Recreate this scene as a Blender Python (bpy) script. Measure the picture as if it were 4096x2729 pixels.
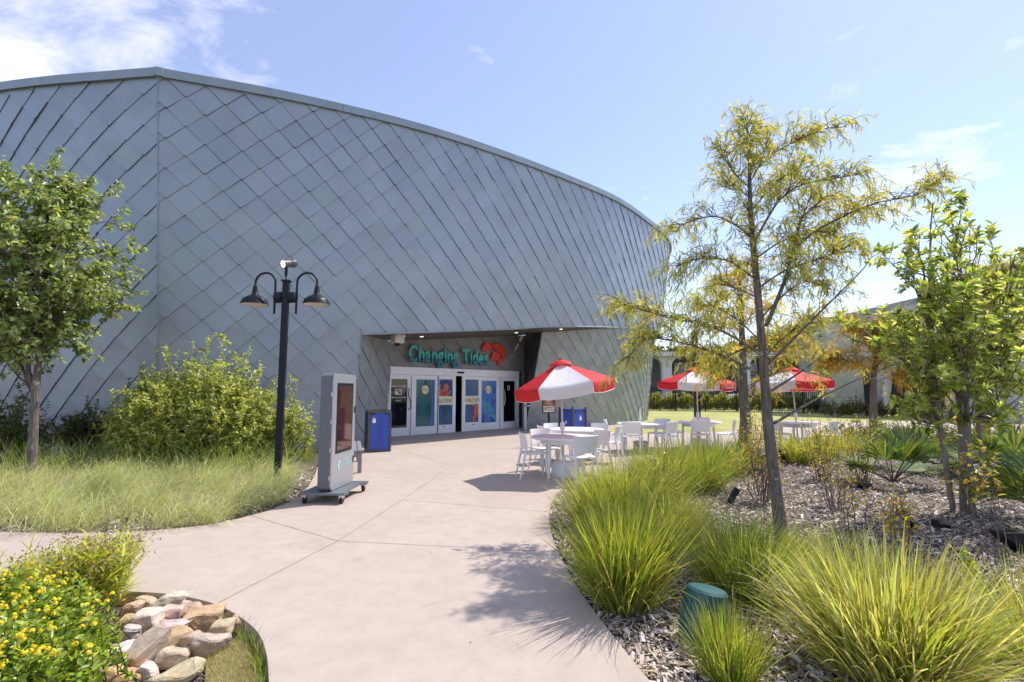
import bpy, bmesh, math, random
import numpy as np
from mathutils import Vector, Matrix
for o in list(bpy.data.objects): bpy.data.objects.remove(o)
SC = bpy.context.scene
COL = SC.collection
rng = np.random.default_rng(7)
random.seed(7)
R = math.radians

# ------------------------------------------------------------------ camera
FPX = 500.0; PITCH = math.atan(0.1); CP, SP = math.cos(PITCH), math.sin(PITCH); EYE = 1.6
cam = bpy.data.cameras.new('camera'); cam_o = bpy.data.objects.new('camera', cam); COL.objects.link(cam_o)
cam.sensor_width = 36.0; cam.lens = FPX/1024*36.0; cam.clip_end = 2000; cam.clip_start = 0.05
cam_o.location = (0, 0, EYE); cam_o.rotation_euler = (math.pi/2+PITCH, 0, 0)
SC.camera = cam_o

# ------------------------------------------------------------------ sky, sun, exposure
SUN_EL, SUN_AZ = R(55), R(33)          # azimuth measured from +X towards +Y
SUNV = Vector((math.cos(SUN_EL)*math.cos(SUN_AZ), math.cos(SUN_EL)*math.sin(SUN_AZ), math.sin(SUN_EL)))
world = bpy.data.worlds.new('World'); SC.world = world; world.use_nodes = True
wn, wl = world.node_tree.nodes, world.node_tree.links
for n in list(wn): wn.remove(n)
w_out = wn.new('ShaderNodeOutputWorld'); w_bg = wn.new('ShaderNodeBackground')
sky = wn.new('ShaderNodeTexSky'); sky.sky_type = 'NISHITA'; sky.sun_disc = False
sky.sun_elevation = SUN_EL; sky.sun_rotation = math.pi/2-SUN_AZ
sky.air_density = 1.0; sky.dust_density = 0.25; sky.ozone_density = 1.6
w_bg.inputs['Strength'].default_value = 0.15
w_tc = wn.new('ShaderNodeTexCoord')
w_sep = wn.new('ShaderNodeSeparateXYZ'); wl.new(w_tc.outputs['Generated'], w_sep.inputs[0])
def wmath(op, a, b=None, clamp=False):
    n = wn.new('ShaderNodeMath'); n.operation = op; n.use_clamp = clamp
    for i, x in enumerate((a, b)):
        if x is None: continue
        if isinstance(x, (int, float)): n.inputs[i].default_value = x
        else: wl.new(x, n.inputs[i])
    return n.outputs[0]
w_z = wmath('MAXIMUM', w_sep.outputs[2], 0.03)
w_comb = wn.new('ShaderNodeCombineXYZ')
wl.new(wmath('DIVIDE', w_sep.outputs[0], w_z), w_comb.inputs[0]); wl.new(wmath('DIVIDE', w_sep.outputs[1], w_z), w_comb.inputs[1])
w_map = wn.new('ShaderNodeMapping'); wl.new(w_comb.outputs[0], w_map.inputs[0])
w_map.inputs['Location'].default_value = (0.0, 0.0, 0.0)
w_map.inputs['Rotation'].default_value = (0, 0, R(25)); w_map.inputs['Scale'].default_value = (0.7, 1.0, 1)
w_n1 = wn.new('ShaderNodeTexNoise'); w_n1.inputs['Scale'].default_value = 2.6; w_n1.inputs['Detail'].default_value = 9; w_n1.inputs['Roughness'].default_value = 0.62
w_n1.inputs['Distortion'].default_value = 0.5
w_n2 = wn.new('ShaderNodeTexNoise'); w_n2.inputs['Scale'].default_value = 0.55; w_n2.inputs['Detail'].default_value = 2
wl.new(w_map.outputs[0], w_n1.inputs['Vector']); wl.new(w_map.outputs[0], w_n2.inputs['Vector'])
w_sum = wmath('ADD', wmath('MULTIPLY', w_n1.outputs['Fac'], 0.55), wmath('MULTIPLY', w_n2.outputs['Fac'], 0.75))
w_r = wn.new('ShaderNodeValToRGB'); w_r.color_ramp.elements[0].position = 0.70; w_r.color_ramp.elements[1].position = 0.86
wl.new(w_sum, w_r.inputs[0])
w_mix = wn.new('ShaderNodeMixRGB'); w_mix.inputs[2].default_value = (7.0, 7.1, 7.3, 1)
w_hz = wmath('MULTIPLY', wmath('MULTIPLY', w_sep.outputs[2], 3.0, True), 0.9)
wl.new(wmath('MULTIPLY', w_r.outputs[0], w_hz), w_mix.inputs[0]); wl.new(sky.outputs[0], w_mix.inputs[1])
w_veil = wn.new('ShaderNodeMixRGB'); w_veil.inputs[0].default_value = 0.20; w_veil.inputs[2].default_value = (4.4, 4.6, 6.2, 1)   # thin high cloud over the whole sky
w_tint = wn.new('ShaderNodeMixRGB'); w_tint.blend_type = 'MULTIPLY'; w_tint.inputs[0].default_value = 1; w_tint.inputs[2].default_value = (1.0, 0.955, 0.995, 1)
wl.new(w_mix.outputs[0], w_veil.inputs[1]); wl.new(w_veil.outputs[0], w_tint.inputs[1]); wl.new(w_tint.outputs[0], w_bg.inputs[0]); wl.new(w_bg.outputs[0], w_out.inputs[0])
sun = bpy.data.lights.new('sun', 'SUN'); sun.energy = 3.6; sun.angle = R(0.53); sun.color = (1.0, 0.95, 0.87)
sun_o = bpy.data.objects.new('sun', sun); COL.objects.link(sun_o); sun_o.location = (20, 12, 40)
sun_o.rotation_euler = SUNV.to_track_quat('Z', 'Y').to_euler()
SC.view_settings.view_transform = 'Standard'; SC.view_settings.look = 'None'; SC.view_settings.gamma = 1
SC.view_settings.exposure = 0.58
SC.view_settings.use_curve_mapping = False
SC.render.engine = 'CYCLES'

# ------------------------------------------------------------------ picture <-> place helpers
def ray(px, py):
    u = (px-512)/FPX; v = (341-py)/FPX
    return np.array([u, CP-v*SP, SP+v*CP])
def W(px, py, d):
    r = ray(px, py); return np.array([0, 0, EYE])+r*(d/r[1])
def G(px, py, z=0.0):
    r = ray(px, py); return np.array([0, 0, EYE])+r*((z-EYE)/r[2])
def PX(q):
    q = np.asarray(q, float); x, y, z = q[..., 0], q[..., 1], q[..., 2]-EYE
    fw = y*CP+z*SP; up = -y*SP+z*CP
    return np.stack([512+FPX*x/fw, 341-FPX*up/fw], -1)
def catmull(P, n):
    P = np.asarray(P, float); P = np.vstack([2*P[0]-P[1], P, 2*P[-1]-P[-2]]); m = len(P)-3; out = []
    for s in np.linspace(0, m-1e-6, n):
        i = int(s); t = s-i; a, b, c, d = P[i:i+4]
        out.append(0.5*((2*b)+(-a+c)*t+(2*a-5*b+4*c-d)*t*t+(-a+3*b-3*c+d)*t**3))
    return np.array(out)
def unit(v):
    v = np.asarray(v, float); return v/np.maximum(np.linalg.norm(v, axis=-1, keepdims=True), 1e-9)
def inpoly(P, poly):
    x, y = P[:, 0], P[:, 1]; r = np.zeros(len(P), bool); n = len(poly)
    for i in range(n):
        x1, y1 = poly[i][:2]; x2, y2 = poly[(i+1) % n][:2]
        c = ((y1 > y) != (y2 > y)) & (x < (x2-x1)*(y-y1)/(y2-y1+1e-12)+x1); r ^= c
    return r
def scatter(poly, n):
    poly = np.asarray(poly)[:, :2]; lo, hi = poly.min(0), poly.max(0); out = np.zeros((0, 2))
    while len(out) < n:
        q = rng.uniform(lo, hi, (n*2, 2)); out = np.vstack([out, q[inpoly(q, poly)]])
    return out[:n]

# ------------------------------------------------------------------ materials
def newmat(name):
    m = bpy.data.materials.new(name); m.use_nodes = True; nt = m.node_tree
    return m, nt.nodes, nt.links, nt.nodes['Principled BSDF']
def mat(name, col, rough=0.5, metal=0.0, var=0.0, scale=8.0, bump=0.0, bscale=60.0, spec=0.5, emit=None, estr=0.0, coords='Object', detail=6, col2=None):
    m, N, L, b = newmat(name)
    b.inputs['Base Color'].default_value = (*col, 1); b.inputs['Roughness'].default_value = rough
    b.inputs['Metallic'].default_value = metal; b.inputs['Specular IOR Level'].default_value = spec
    tc = N.new('ShaderNodeTexCoord')
    if var > 0 or col2:
        n = N.new('ShaderNodeTexNoise'); n.inputs['Scale'].default_value = scale; n.inputs['Detail'].default_value = detail; n.inputs['Roughness'].default_value = 0.6
        L.new(tc.outputs[coords], n.inputs['Vector'])
        r = N.new('ShaderNodeValToRGB'); r.color_ramp.elements[0].position = 0.3; r.color_ramp.elements[1].position = 0.7
        c1 = col2 if col2 else tuple(c*(1-var) for c in col); c2 = col if col2 else tuple(min(1, c*(1+var)) for c in col)
        r.color_ramp.elements[0].color = (*c1, 1); r.color_ramp.elements[1].color = (*c2, 1)
        L.new(n.outputs['Fac'], r.inputs[0]); L.new(r.outputs[0], b.inputs['Base Color'])
    if bump > 0:
        n = N.new('ShaderNodeTexNoise'); n.inputs['Scale'].default_value = bscale; n.inputs['Detail'].default_value = 8
        L.new(tc.outputs[coords], n.inputs['Vector'])
        bp = N.new('ShaderNodeBump'); bp.inputs['Strength'].default_value = bump; bp.inputs['Distance'].default_value = 0.02
        L.new(n.outputs['Fac'], bp.inputs['Height']); L.new(bp.outputs[0], b.inputs['Normal'])
    if emit:
        b.inputs['Emission Color'].default_value = (*emit, 1); b.inputs['Emission Strength'].default_value = estr
    return m
def leafmat(name, trans=0.4, rough=0.45, tcol=(1.25, 1.2, 0.55), spec=0.4):
    m, N, L, b = newmat(name)
    a = N.new('ShaderNodeAttribute'); a.attribute_name = 'Col'
    L.new(a.outputs['Color'], b.inputs['Base Color']); b.inputs['Roughness'].default_value = rough; b.inputs['Specular IOR Level'].default_value = spec
    t = N.new('ShaderNodeBsdfTranslucent'); mx = N.new('ShaderNodeMixRGB'); mx.blend_type = 'MULTIPLY'; mx.inputs[0].default_value = 1
    mx.inputs[2].default_value = (*tcol, 1); L.new(a.outputs['Color'], mx.inputs[1]); L.new(mx.outputs[0], t.inputs['Color'])
    s = N.new('ShaderNodeMixShader'); s.inputs[0].default_value = trans
    L.new(b.outputs[0], s.inputs[1]); L.new(t.outputs[0], s.inputs[2]); L.new(s.outputs[0], N['Material Output'].inputs[0])
    return m
def colmat(name, rough=0.5, metal=0.0, spec=0.5, bump=0.0, bscale=40, mot=0.0, mscale=3.0):
    m, N, L, b = newmat(name)
    a = N.new('ShaderNodeAttribute'); a.attribute_name = 'Col'
    b.inputs['Roughness'].default_value = rough; b.inputs['Metallic'].default_value = metal; b.inputs['Specular IOR Level'].default_value = spec
    tc = N.new('ShaderNodeTexCoord')
    src = a.outputs['Color']
    if mot > 0:
        n = N.new('ShaderNodeTexNoise'); n.inputs['Scale'].default_value = mscale; n.inputs['Detail'].default_value = 7
        L.new(tc.outputs['Object'], n.inputs['Vector'])
        r = N.new('ShaderNodeValToRGB'); r.color_ramp.elements[0].position = 0.3; r.color_ramp.elements[1].position = 0.7
        r.color_ramp.elements[0].color = (1-mot,)*3+(1,); r.color_ramp.elements[1].color = (1+mot,)*3+(1,)
        mx = N.new('ShaderNodeMixRGB'); mx.blend_type = 'MULTIPLY'; mx.inputs[0].default_value = 1
        L.new(n.outputs['Fac'], r.inputs[0]); L.new(src, mx.inputs[1]); L.new(r.outputs[0], mx.inputs[2]); src = mx.outputs[0]
    L.new(src, b.inputs['Base Color'])
    if bump > 0:
        n = N.new('ShaderNodeTexNoise'); n.inputs['Scale'].default_value = bscale; n.inputs['Detail'].default_value = 8
        L.new(tc.outputs['Object'], n.inputs['Vector'])
        bp = N.new('ShaderNodeBump'); bp.inputs['Strength'].default_value = bump; bp.inputs['Distance'].default_value = 0.02
        L.new(n.outputs['Fac'], bp.inputs['Height']); L.new(bp.outputs[0], b.inputs['Normal'])
    return m

# ------------------------------------------------------------------ mesh builder
ROOTLOC = {}
def _off(parent):
    return np.array(ROOTLOC.get(parent.name, (0, 0, 0))) if parent else np.zeros(3)
def link(name, me, mats, parent, kind=None, label=None, smooth=False):
    o = bpy.data.objects.new(name, me); COL.objects.link(o)
    for m in (mats if isinstance(mats, (list, tuple)) else [mats]): me.materials.append(m)
    if parent: o.parent = parent; ROOTLOC[o.name] = tuple(_off(parent))
    if kind: o['kind'] = kind
    if label: o['label'] = label
    if smooth and len(me.polygons): me.polygons.foreach_set('use_smooth', np.ones(len(me.polygons), bool))
    return o
def npmesh(name, V, F, mats, parent=None, cols=None, kind=None, smooth=False, label=None):
    """V (n,3), F (m,k) with constant k, cols (n,3) per vertex"""
    V = np.asarray(V, np.float32)-_off(parent).astype(np.float32); F = np.asarray(F, np.int32); k = F.shape[1]
    me = bpy.data.meshes.new(name)
    me.vertices.add(len(V)); me.vertices.foreach_set('co', V.ravel())
    me.loops.add(F.size); me.loops.foreach_set('vertex_index', F.ravel())
    me.polygons.add(len(F)); me.polygons.foreach_set('loop_start', np.arange(0, F.size, k, dtype=np.int32))
    me.update(calc_edges=True)
    if cols is not None:
        c = np.ones((len(V), 4), np.float32); c[:, :3] = cols
        me.color_attributes.new('Col', 'FLOAT_COLOR', 'POINT').data.foreach_set('color', c.ravel())
    return link(name, me, mats, parent, kind, label, smooth)
class MB:
    def __init__(s): s.v = []; s.f = []; s.m = []; s.c = []
    def add(s, V, F, mi=0, col=None):
        b = len(s.v); s.v += [tuple(map(float, p)) for p in V]; s.f += [tuple(i+b for i in f) for f in F]; s.m += [mi]*len(F)
        if col is not None: s.c += [col]*len(V)
        return s
    def box(s, c, size, rz=0.0, mi=0, M=None):
        x, y, z = [k/2 for k in size]; V = np.array([(a*x, b*y, d*z) for d in (-1, 1) for b in (-1, 1) for a in (-1, 1)])
        if M is not None: V = V@np.asarray(M).T
        elif rz: cz, sz = math.cos(rz), math.sin(rz); V = V@np.array([[cz, -sz, 0], [sz, cz, 0], [0, 0, 1]]).T
        return s.add(V+np.asarray(c), [(0, 2, 3, 1), (4, 5, 7, 6), (0, 1, 5, 4), (2, 6, 7, 3), (0, 4, 6, 2), (1, 3, 7, 5)], mi)
    def bbox(s, c, size, rz=0.0, mi=0, bev=0.01, seg=2):
        bm = bmesh.new(); bmesh.ops.create_cube(bm, size=1); bmesh.ops.scale(bm, vec=size, verts=bm.verts)
        bmesh.ops.bevel(bm, geom=list(bm.edges), offset=bev, segments=seg, affect='EDGES', profile=0.5)
        V = np.array([v.co[:] for v in bm.verts]); bm.verts.index_update(); F = [tuple(v.index for v in f.verts) for f in bm.faces]; bm.free()
        cz, sz = math.cos(rz), math.sin(rz); V = V@np.array([[cz, -sz, 0], [sz, cz, 0], [0, 0, 1]]).T
        return s.add(V+np.asarray(c), F, mi)
    def tube(s, P, r, n=8, mi=0, cap=True, col=None):
        P = np.asarray(P, float); m = len(P); r = np.broadcast_to(np.asarray(r, float), (m,))
        T = unit(np.gradient(P, axis=0)); a = np.array([0, 0, 1.0]) if abs(T[0][2]) < .9 else np.array([1.0, 0, 0])
        V = []; u = unit(np.cross(T[0], a))
        for i in range(m):
            u = unit(u-T[i]*np.dot(u, T[i])); w = np.cross(T[i], u)
            for k in range(n):
                t = 2*math.pi*k/n; V.append(P[i]+r[i]*(math.cos(t)*u+math.sin(t)*w))
        F = [(i*n+k, i*n+(k+1) % n, (i+1)*n+(k+1) % n, (i+1)*n+k) for i in range(m-1) for k in range(n)]
        if cap: F += [tuple(range(n-1, -1, -1)), tuple((m-1)*n+k for k in range(n))]
        return s.add(V, F, mi, col)
    def lathe(s, prof, c=(0, 0, 0), n=20, mi=0, M=None, cap=False):
        V = []; m = len(prof)
        for rr, z in prof:
            for k in range(n): t = 2*math.pi*k/n; V.append((rr*math.cos(t), rr*math.sin(t), z))
        V = np.array(V)
        if M is not None: V = V@np.asarray(M).T
        F = [(i*n+k, i*n+(k+1) % n, (i+1)*n+(k+1) % n, (i+1)*n+k) for i in range(m-1) for k in range(n)]
        if cap: F += [tuple(range(n-1, -1, -1)), tuple((m-1)*n+k for k in range(n))]
        return s.add(V+np.asarray(c), F, mi)
    def prism(s, poly, org, ex, ey, en, t, mi=0):
        """2-D polygon in axes ex, ey at org, extruded by t along en"""
        n = len(poly); ex, ey, en, org = map(np.asarray, (ex, ey, en, org)); A = [org+ex*a+ey*b for a, b in poly]
        V = A+[p+en*t for p in A]
        return s.add(V, [tuple(range(n-1, -1, -1)), tuple(range(n, 2*n))]+[(i, (i+1) % n, n+(i+1) % n, n+i) for i in range(n)], mi)
    def build(s, name, mats, parent=None, smooth=False, kind=None, label=None):
        off = _off(parent); me = bpy.data.meshes.new(name)
        me.from_pydata([(a-off[0], b-off[1], c-off[2]) for a, b, c in s.v], [], s.f)
        if len(set(s.m)) > 1: me.polygons.foreach_set('material_index', s.m)
        if s.c and len(s.c) == len(s.v):
            c = np.ones((len(s.v), 4), np.float32); c[:, :3] = s.c
            me.color_attributes.new('Col', 'FLOAT_COLOR', 'POINT').data.foreach_set('color', c.ravel())
        me.update()
        if smooth: smooth_by_angle(me)
        return link(name, me, mats, parent, kind, label)
def smooth_by_angle(me, ang=0.6):
    me.polygons.foreach_set('use_smooth', np.ones(len(me.polygons), bool))
    bm = bmesh.new(); bm.from_mesh(me)
    for e in bm.edges:
        e.smooth = not (len(e.link_faces) == 2 and e.calc_face_angle(0) > ang)
    bm.to_mesh(me); bm.free()
def thing(name, label, cat, loc=(0, 0, 0), group=None):
    o = bpy.data.objects.new(name, None); COL.objects.link(o); o.location = tuple(map(float, loc)); o.empty_display_size = 0.2
    o['label'] = label; o['category'] = cat
    if group: o['group'] = group
    ROOTLOC[o.name] = tuple(map(float, loc)); return o
def tag(o, label, cat, group=None):
    o['label'] = label; o['category'] = cat
    if group: o['group'] = group
    return o
def struct(o): o['kind'] = 'structure'; return o
def dup(root, loc, rz, label, group):
    r = root.copy(); COL.objects.link(r); r.location = loc; r.rotation_euler = (0, 0, rz); r['label'] = label; r['group'] = group
    for ch in list(root.children):
        c = ch.copy(); COL.objects.link(c); c.parent = r
        for g in list(ch.children):
            d = g.copy(); COL.objects.link(d); d.parent = c
    return r
def text_verts(body, size, extrude=0.0, offset=0.0, shear=0.0, spacing=1.0, align='CENTER'):
    cu = bpy.data.curves.new('t', 'FONT'); cu.body = body; cu.size = size; cu.extrude = extrude; cu.offset = offset; cu.shear = shear
    cu.space_character = spacing; cu.align_x = align; cu.resolution_u = 3
    o = bpy.data.objects.new('t', cu); COL.objects.link(o); bpy.context.view_layer.update()
    me = bpy.data.meshes.new_from_object(o.evaluated_get(bpy.context.evaluated_depsgraph_get()))
    V = np.array([v.co[:] for v in me.vertices]) if len(me.vertices) else np.zeros((0, 3)); F = [tuple(p.vertices) for p in me.polygons]
    bpy.data.objects.remove(o); bpy.data.curves.remove(cu); bpy.data.meshes.remove(me)
    return V, F
def put_text(mb, body, size, org, ex, ey, mi=0, **k):
    V, F = text_verts(body, size, **k); ex, ey = unit(ex), unit(ey); en = np.cross(ex, ey)
    if len(V): mb.add(np.asarray(org)+V[:, :1]*ex+V[:, 1:2]*ey+V[:, 2:3]*en, F, mi)
    return mb

# ------------------------------------------------------------------ shared materials
M_black = mat('black_metal', (0.007, 0.009, 0.015), 0.42, 0.0, var=.15, scale=6, spec=0.3)
M_white = mat('white_plastic', (0.80, 0.79, 0.80), 0.42, 0, var=.03, scale=4)
M_frame = mat('white_aluminium', (0.72, 0.71, 0.74), 0.35, 0.1, var=.05, scale=3)
M_steel = mat('brushed_steel', (0.55, 0.55, 0.55), 0.3, 0.9)
M_glassdark = mat('dark_glass', (0.006, 0.007, 0.008), 0.03, 0, spec=0.6)
M_red = mat('red_canvas', (0.72, 0.03, 0.035), 0.6, var=.08, scale=5)
M_blue = mat('blue_plastic', (0.035, 0.085, 0.42), 0.42, var=.06, scale=6)
M_dgrey = mat('dark_grey_metal', (0.085, 0.09, 0.095), 0.5, 0.2, var=.12, scale=9)
M_cap = mat('zinc_flashing', (0.27, 0.315, 0.35), 0.42, 0.35, var=.1, scale=1.4, bump=.05, bscale=5)
M_tile = colmat('zinc_tile', 0.40, 0.4, 0.5, mot=.07, mscale=1.1, bump=.04, bscale=2.5)
M_tiled = colmat('zinc_tile_porch', 0.55, 0.2, 0.4, mot=.12, mscale=2.0)
M_seam_shade = mat('tile_seam_shade', (0.075, 0.085, 0.092), 0.7)  # dark tile joints, with the shade of the gap painted into the edge faces
M_back = mat('wall_backing', (0.06, 0.07, 0.08), 0.8)
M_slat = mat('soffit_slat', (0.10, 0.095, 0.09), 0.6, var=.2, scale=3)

# ------------------------------------------------------------------ ground, lawn, path
def ground_mat():
    m, N, L, b = newmat('far_ground'); b.inputs['Roughness'].default_value = 0.9
    tc = N.new('ShaderNodeTexCoord'); n = N.new('ShaderNodeTexNoise'); n.inputs['Scale'].default_value = 0.4; n.inputs['Detail'].default_value = 8
    L.new(tc.outputs['Object'], n.inputs['Vector']); r = N.new('ShaderNodeValToRGB')
    r.color_ramp.elements[0].color = (0.13, 0.15, 0.045, 1); r.color_ramp.elements[1].color = (0.24, 0.24, 0.09, 1)
    L.new(n.outputs['Fac'], r.inputs[0]); L.new(r.outputs[0], b.inputs['Base Color']); return m
M_ground = ground_mat()
def lawn_mat():
    m, N, L, b = newmat('lawn_grass'); b.inputs['Roughness'].default_value = 0.85; b.inputs['Specular IOR Level'].default_value = .15
    tc = N.new('ShaderNodeTexCoord'); mixf = None
    n1 = N.new('ShaderNodeTexNoise'); n1.inputs['Scale'].default_value = 0.55; n1.inputs['Detail'].default_value = 5
    n2 = N.new('ShaderNodeTexNoise'); n2.inputs['Scale'].default_value = 45; n2.inputs['Detail'].default_value = 4
    L.new(tc.outputs['Object'], n1.inputs['Vector']); L.new(tc.outputs['Object'], n2.inputs['Vector'])
    a = N.new('ShaderNodeMath'); a.operation = 'ADD'; L.new(n1.outputs['Fac'], a.inputs[0]); L.new(n2.outputs['Fac'], a.inputs[1])
    h = N.new('ShaderNodeMath'); h.operation = 'MULTIPLY'; h.inputs[1].default_value = .5; L.new(a.outputs[0], h.inputs[0])
    r = N.new('ShaderNodeValToRGB'); r.color_ramp.elements[0].position = .36; r.color_ramp.elements[1].position = .64
    r.color_ramp.elements[0].color = (0.30, 0.32, 0.085, 1); r.color_ramp.elements[1].color = (0.50, 0.47, 0.19, 1)
    L.new(h.outputs[0], r.inputs[0]); L.new(r.outputs[0], b.inputs['Base Color'])
    bp = N.new('ShaderNodeBump'); bp.inputs['Strength'].default_value = .6; bp.inputs['Distance'].default_value = .04
    L.new(n2.outputs['Fac'], bp.inputs['Height']); L.new(bp.outputs[0], b.inputs['Normal']); return m
M_lawn = lawn_mat()
def mulch_mat():
    m, N, L, b = newmat('bark_mulch'); b.inputs['Roughness'].default_value = 0.9; b.inputs['Specular IOR Level'].default_value = .2
    tc = N.new('ShaderNodeTexCoord')
    v = N.new('ShaderNodeTexVoronoi'); v.inputs['Scale'].default_value = 38
    n = N.new('ShaderNodeTexNoise'); n.inputs['Scale'].default_value = 3; n.inputs['Detail'].default_value = 7
    L.new(tc.outputs['Object'], v.inputs['Vector']); L.new(tc.outputs['Object'], n.inputs['Vector'])
    r = N.new('ShaderNodeValToRGB'); r.color_ramp.elements[0].color = (0.035, 0.027, 0.022, 1); r.color_ramp.elements[1].color = (0.28, 0.235, 0.20, 1)
    mx = N.new('ShaderNodeMixRGB'); mx.inputs[0].default_value = .45; L.new(v.outputs['Color'], mx.inputs[1]); L.new(n.outputs['Fac'], mx.inputs[2])
    L.new(mx.outputs[0], r.inputs[0]); L.new(r.outputs[0], b.inputs['Base Color'])
    bp = N.new('ShaderNodeBump'); bp.inputs['Strength'].default_value = 1; bp.inputs['Distance'].default_value = .03
    L.new(v.outputs['Distance'], bp.inputs['Height']); L.new(bp.outputs[0], b.inputs['Normal']); return m
M_mulch = mulch_mat()
def path_mat():
    m, N, L, b = newmat('tinted_concrete'); b.inputs['Roughness'].default_value = 0.72; b.inputs['Specular IOR Level'].default_value = .3
    tc = N.new('ShaderNodeTexCoord')
    def noise(s, d, rough=.6, dist=0):
        n = N.new('ShaderNodeTexNoise'); n.inputs['Scale'].default_value = s; n.inputs['Detail'].default_value = d; n.inputs['Roughness'].default_value = rough
        n.inputs['Distortion'].default_value = dist; L.new(tc.outputs['Object'], n.inputs['Vector']); return n.outputs['Fac']
    def ramp(f, p0, p1, c0, c1):
        r = N.new('ShaderNodeValToRGB'); r.color_ramp.elements[0].position = p0; r.color_ramp.elements[1].position = p1
        r.color_ramp.elements[0].color = (*c0, 1); r.color_ramp.elements[1].color = (*c1, 1); L.new(f, r.inputs[0]); return r.outputs[0]
    def mul(a, c, f=1):
        x = N.new('ShaderNodeMixRGB'); x.blend_type = 'MULTIPLY'; x.inputs[0].default_value = f; L.new(a, x.inputs[1]); L.new(c, x.inputs[2]); return x.outputs[0]
    c = ramp(noise(.7, 8, .62, .4), .3, .72, (0.445, 0.365, 0.312), (0.505, 0.424, 0.368))
    c = mul(c, ramp(noise(5, 8, .7), .3, .6, (.91, .90, .89), (1.04, 1.03, 1.02)))
    c = mul(c, ramp(noise(240, 4, .7), .28, .5, (.78, .77, .76), (1, 1, 1)))
    c = mul(c, ramp(noise(1.7, 10, .75, .9), .28, .40, (.84, .79, .74), (1, 1, 1)))
    L.new(c, b.inputs['Base Color'])
    bp = N.new('ShaderNodeBump'); bp.inputs['Strength'].default_value = .25; bp.inputs['Distance'].default_value = .006
    L.new(noise(160, 6), bp.inputs['Height']); L.new(bp.outputs[0], b.inputs['Normal']); return m
M_path = path_mat()
M_joint = mat('joint_shadow_line', (0.31, 0.24, 0.215), 0.9, var=.3, scale=5)

g = MB(); g.add([(-700, -60, -.14), (700, -60, -.14), (700, 900, -.14), (-700, 900, -.14)], [(0, 1, 2, 3)])
struct(g.build('ground', M_ground))
def gp(l, n=None, z=0.0):
    P = np.array([G(a, b, z)[:2] for a, b in l]); return catmull(P, n) if n else P
E_left = np.vstack([[[-40, 4.9]], [[-20, 5.25]], gp([(-150, 531), (0, 532), (70, 533), (130, 531.8), (209, 524.4), (261, 512.6), (285, 504), (302, 494), (312, 480), (318, 466), (322, 455.5)], 60)])
E_right = gp([(800, 860), (700, 745), (650.6, 682), (626.7, 652.8), (596, 613.6), (574.5, 583), (561, 557), (552, 535), (549, 513.5), (552.7, 500.5), (561, 490), (578, 482), (604, 477), (640, 471), (690, 464.5), (740, 458), (830, 447), (1060, 436)], 110)
E_rock = gp([(255, 745), (268, 700), (269, 682), (266.3, 652.8), (256.8, 631), (235, 613.6), (209, 602), (170, 594), (122, 591), (60, 588), (0, 588), (-150, 590)], 70)
lawn_edge = gp([(604, 434.5), (690, 433), (740, 430), (800, 424), (870, 421.5), (1060, 420.5)], 30)
poly = np.vstack([E_left, [[-4.9, 14.6], [-5.2, 17.2], [.2, 22.9], [5.2, 24.6]], lawn_edge, [[60, 29], [60, 22]], E_right[::-1], [[1.0, -6], [-1.0, -6]], E_rock, [[-20, 4.0], [-40, 3.9]]])
def slab(name, poly, ztop, zbot, m):
    bm = bmesh.new(); top = [bm.verts.new((x, y, ztop)) for x, y in poly]; f = bm.faces.new(top)
    if f.normal.z < 0: f.normal_flip()
    bm.normal_update()
    bmesh.ops.triangulate(bm, faces=[f])
    n = len(top); bot = [bm.verts.new((x, y, zbot)) for x, y in poly]
    for i in range(n):
        j = (i+1) % n
        try: bm.faces.new((top[i], top[j], bot[j], bot[i]))
        except ValueError: pass
    bmesh.ops.recalc_face_normals(bm, faces=bm.faces)
    me = bpy.data.meshes.new(name); bm.to_mesh(me); bm.free(); return link(name, me, m, None)
path_o = struct(slab('path', poly, 0.0, -0.13, M_path))
# saw-cut joints, thin strips in the path
def strip(p, q, w=.007, z=.003):
    p, q = np.array(p), np.array(q); d = unit(q-p); nrm = np.array([-d[1], d[0]])*w/2
    n = 14; mb = MB(); V = []
    for i in range(n+1):
        c = p+(q-p)*i/n+rng.normal(0, .003, 2); V += [(*(c-nrm), z), (*(c+nrm), z)]
    return mb.add(V, [(2*i, 2*i+1, 2*i+3, 2*i+2) for i in range(n)])
for a, b in [((252, 516), (338, 541)), ((338, 541), (402, 500)), ((402, 500), (452, 466)), ((338, 541), (218, 603)), ((338, 541), (556, 552)), ((402, 500), (551, 512)),
             ((438, 473), (520, 477)), ((452, 466), (560, 470)), ((452, 466), (398, 449))]:
    j = strip(G(*a)[:2], G(*b)[:2]).build('joint', M_joint, path_o)
def sheet(name, pts, z, m):
    b = MB(); b.add([(x, y, z) for x, y in pts], [tuple(range(len(pts)))]); o = b.build(name, m)
    bm = bmesh.new(); bm.from_mesh(o.data); bmesh.ops.triangulate(bm, faces=bm.faces); bmesh.ops.recalc_face_normals(bm, faces=bm.faces); bm.to_mesh(o.data); bm.free(); return struct(o)
sheet('mulch_bed', [(-.9, -8), (60, -8), (60, 34), (-60, 34), (-60, 4.45), (-.9, 4.45)], -.055, M_mulch)
sheet('stone_bed_soil', [(-60, -8), (-.9, -8), (-.9, 4.45), (-60, 4.45)], -.105, M_mulch)
sheet('lawn', np.vstack([lawn_edge, [[60, 29], [60, 44], [-6, 44], [-6, 30], [5.2, 24.6]]]), -.018, M_lawn)

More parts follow.
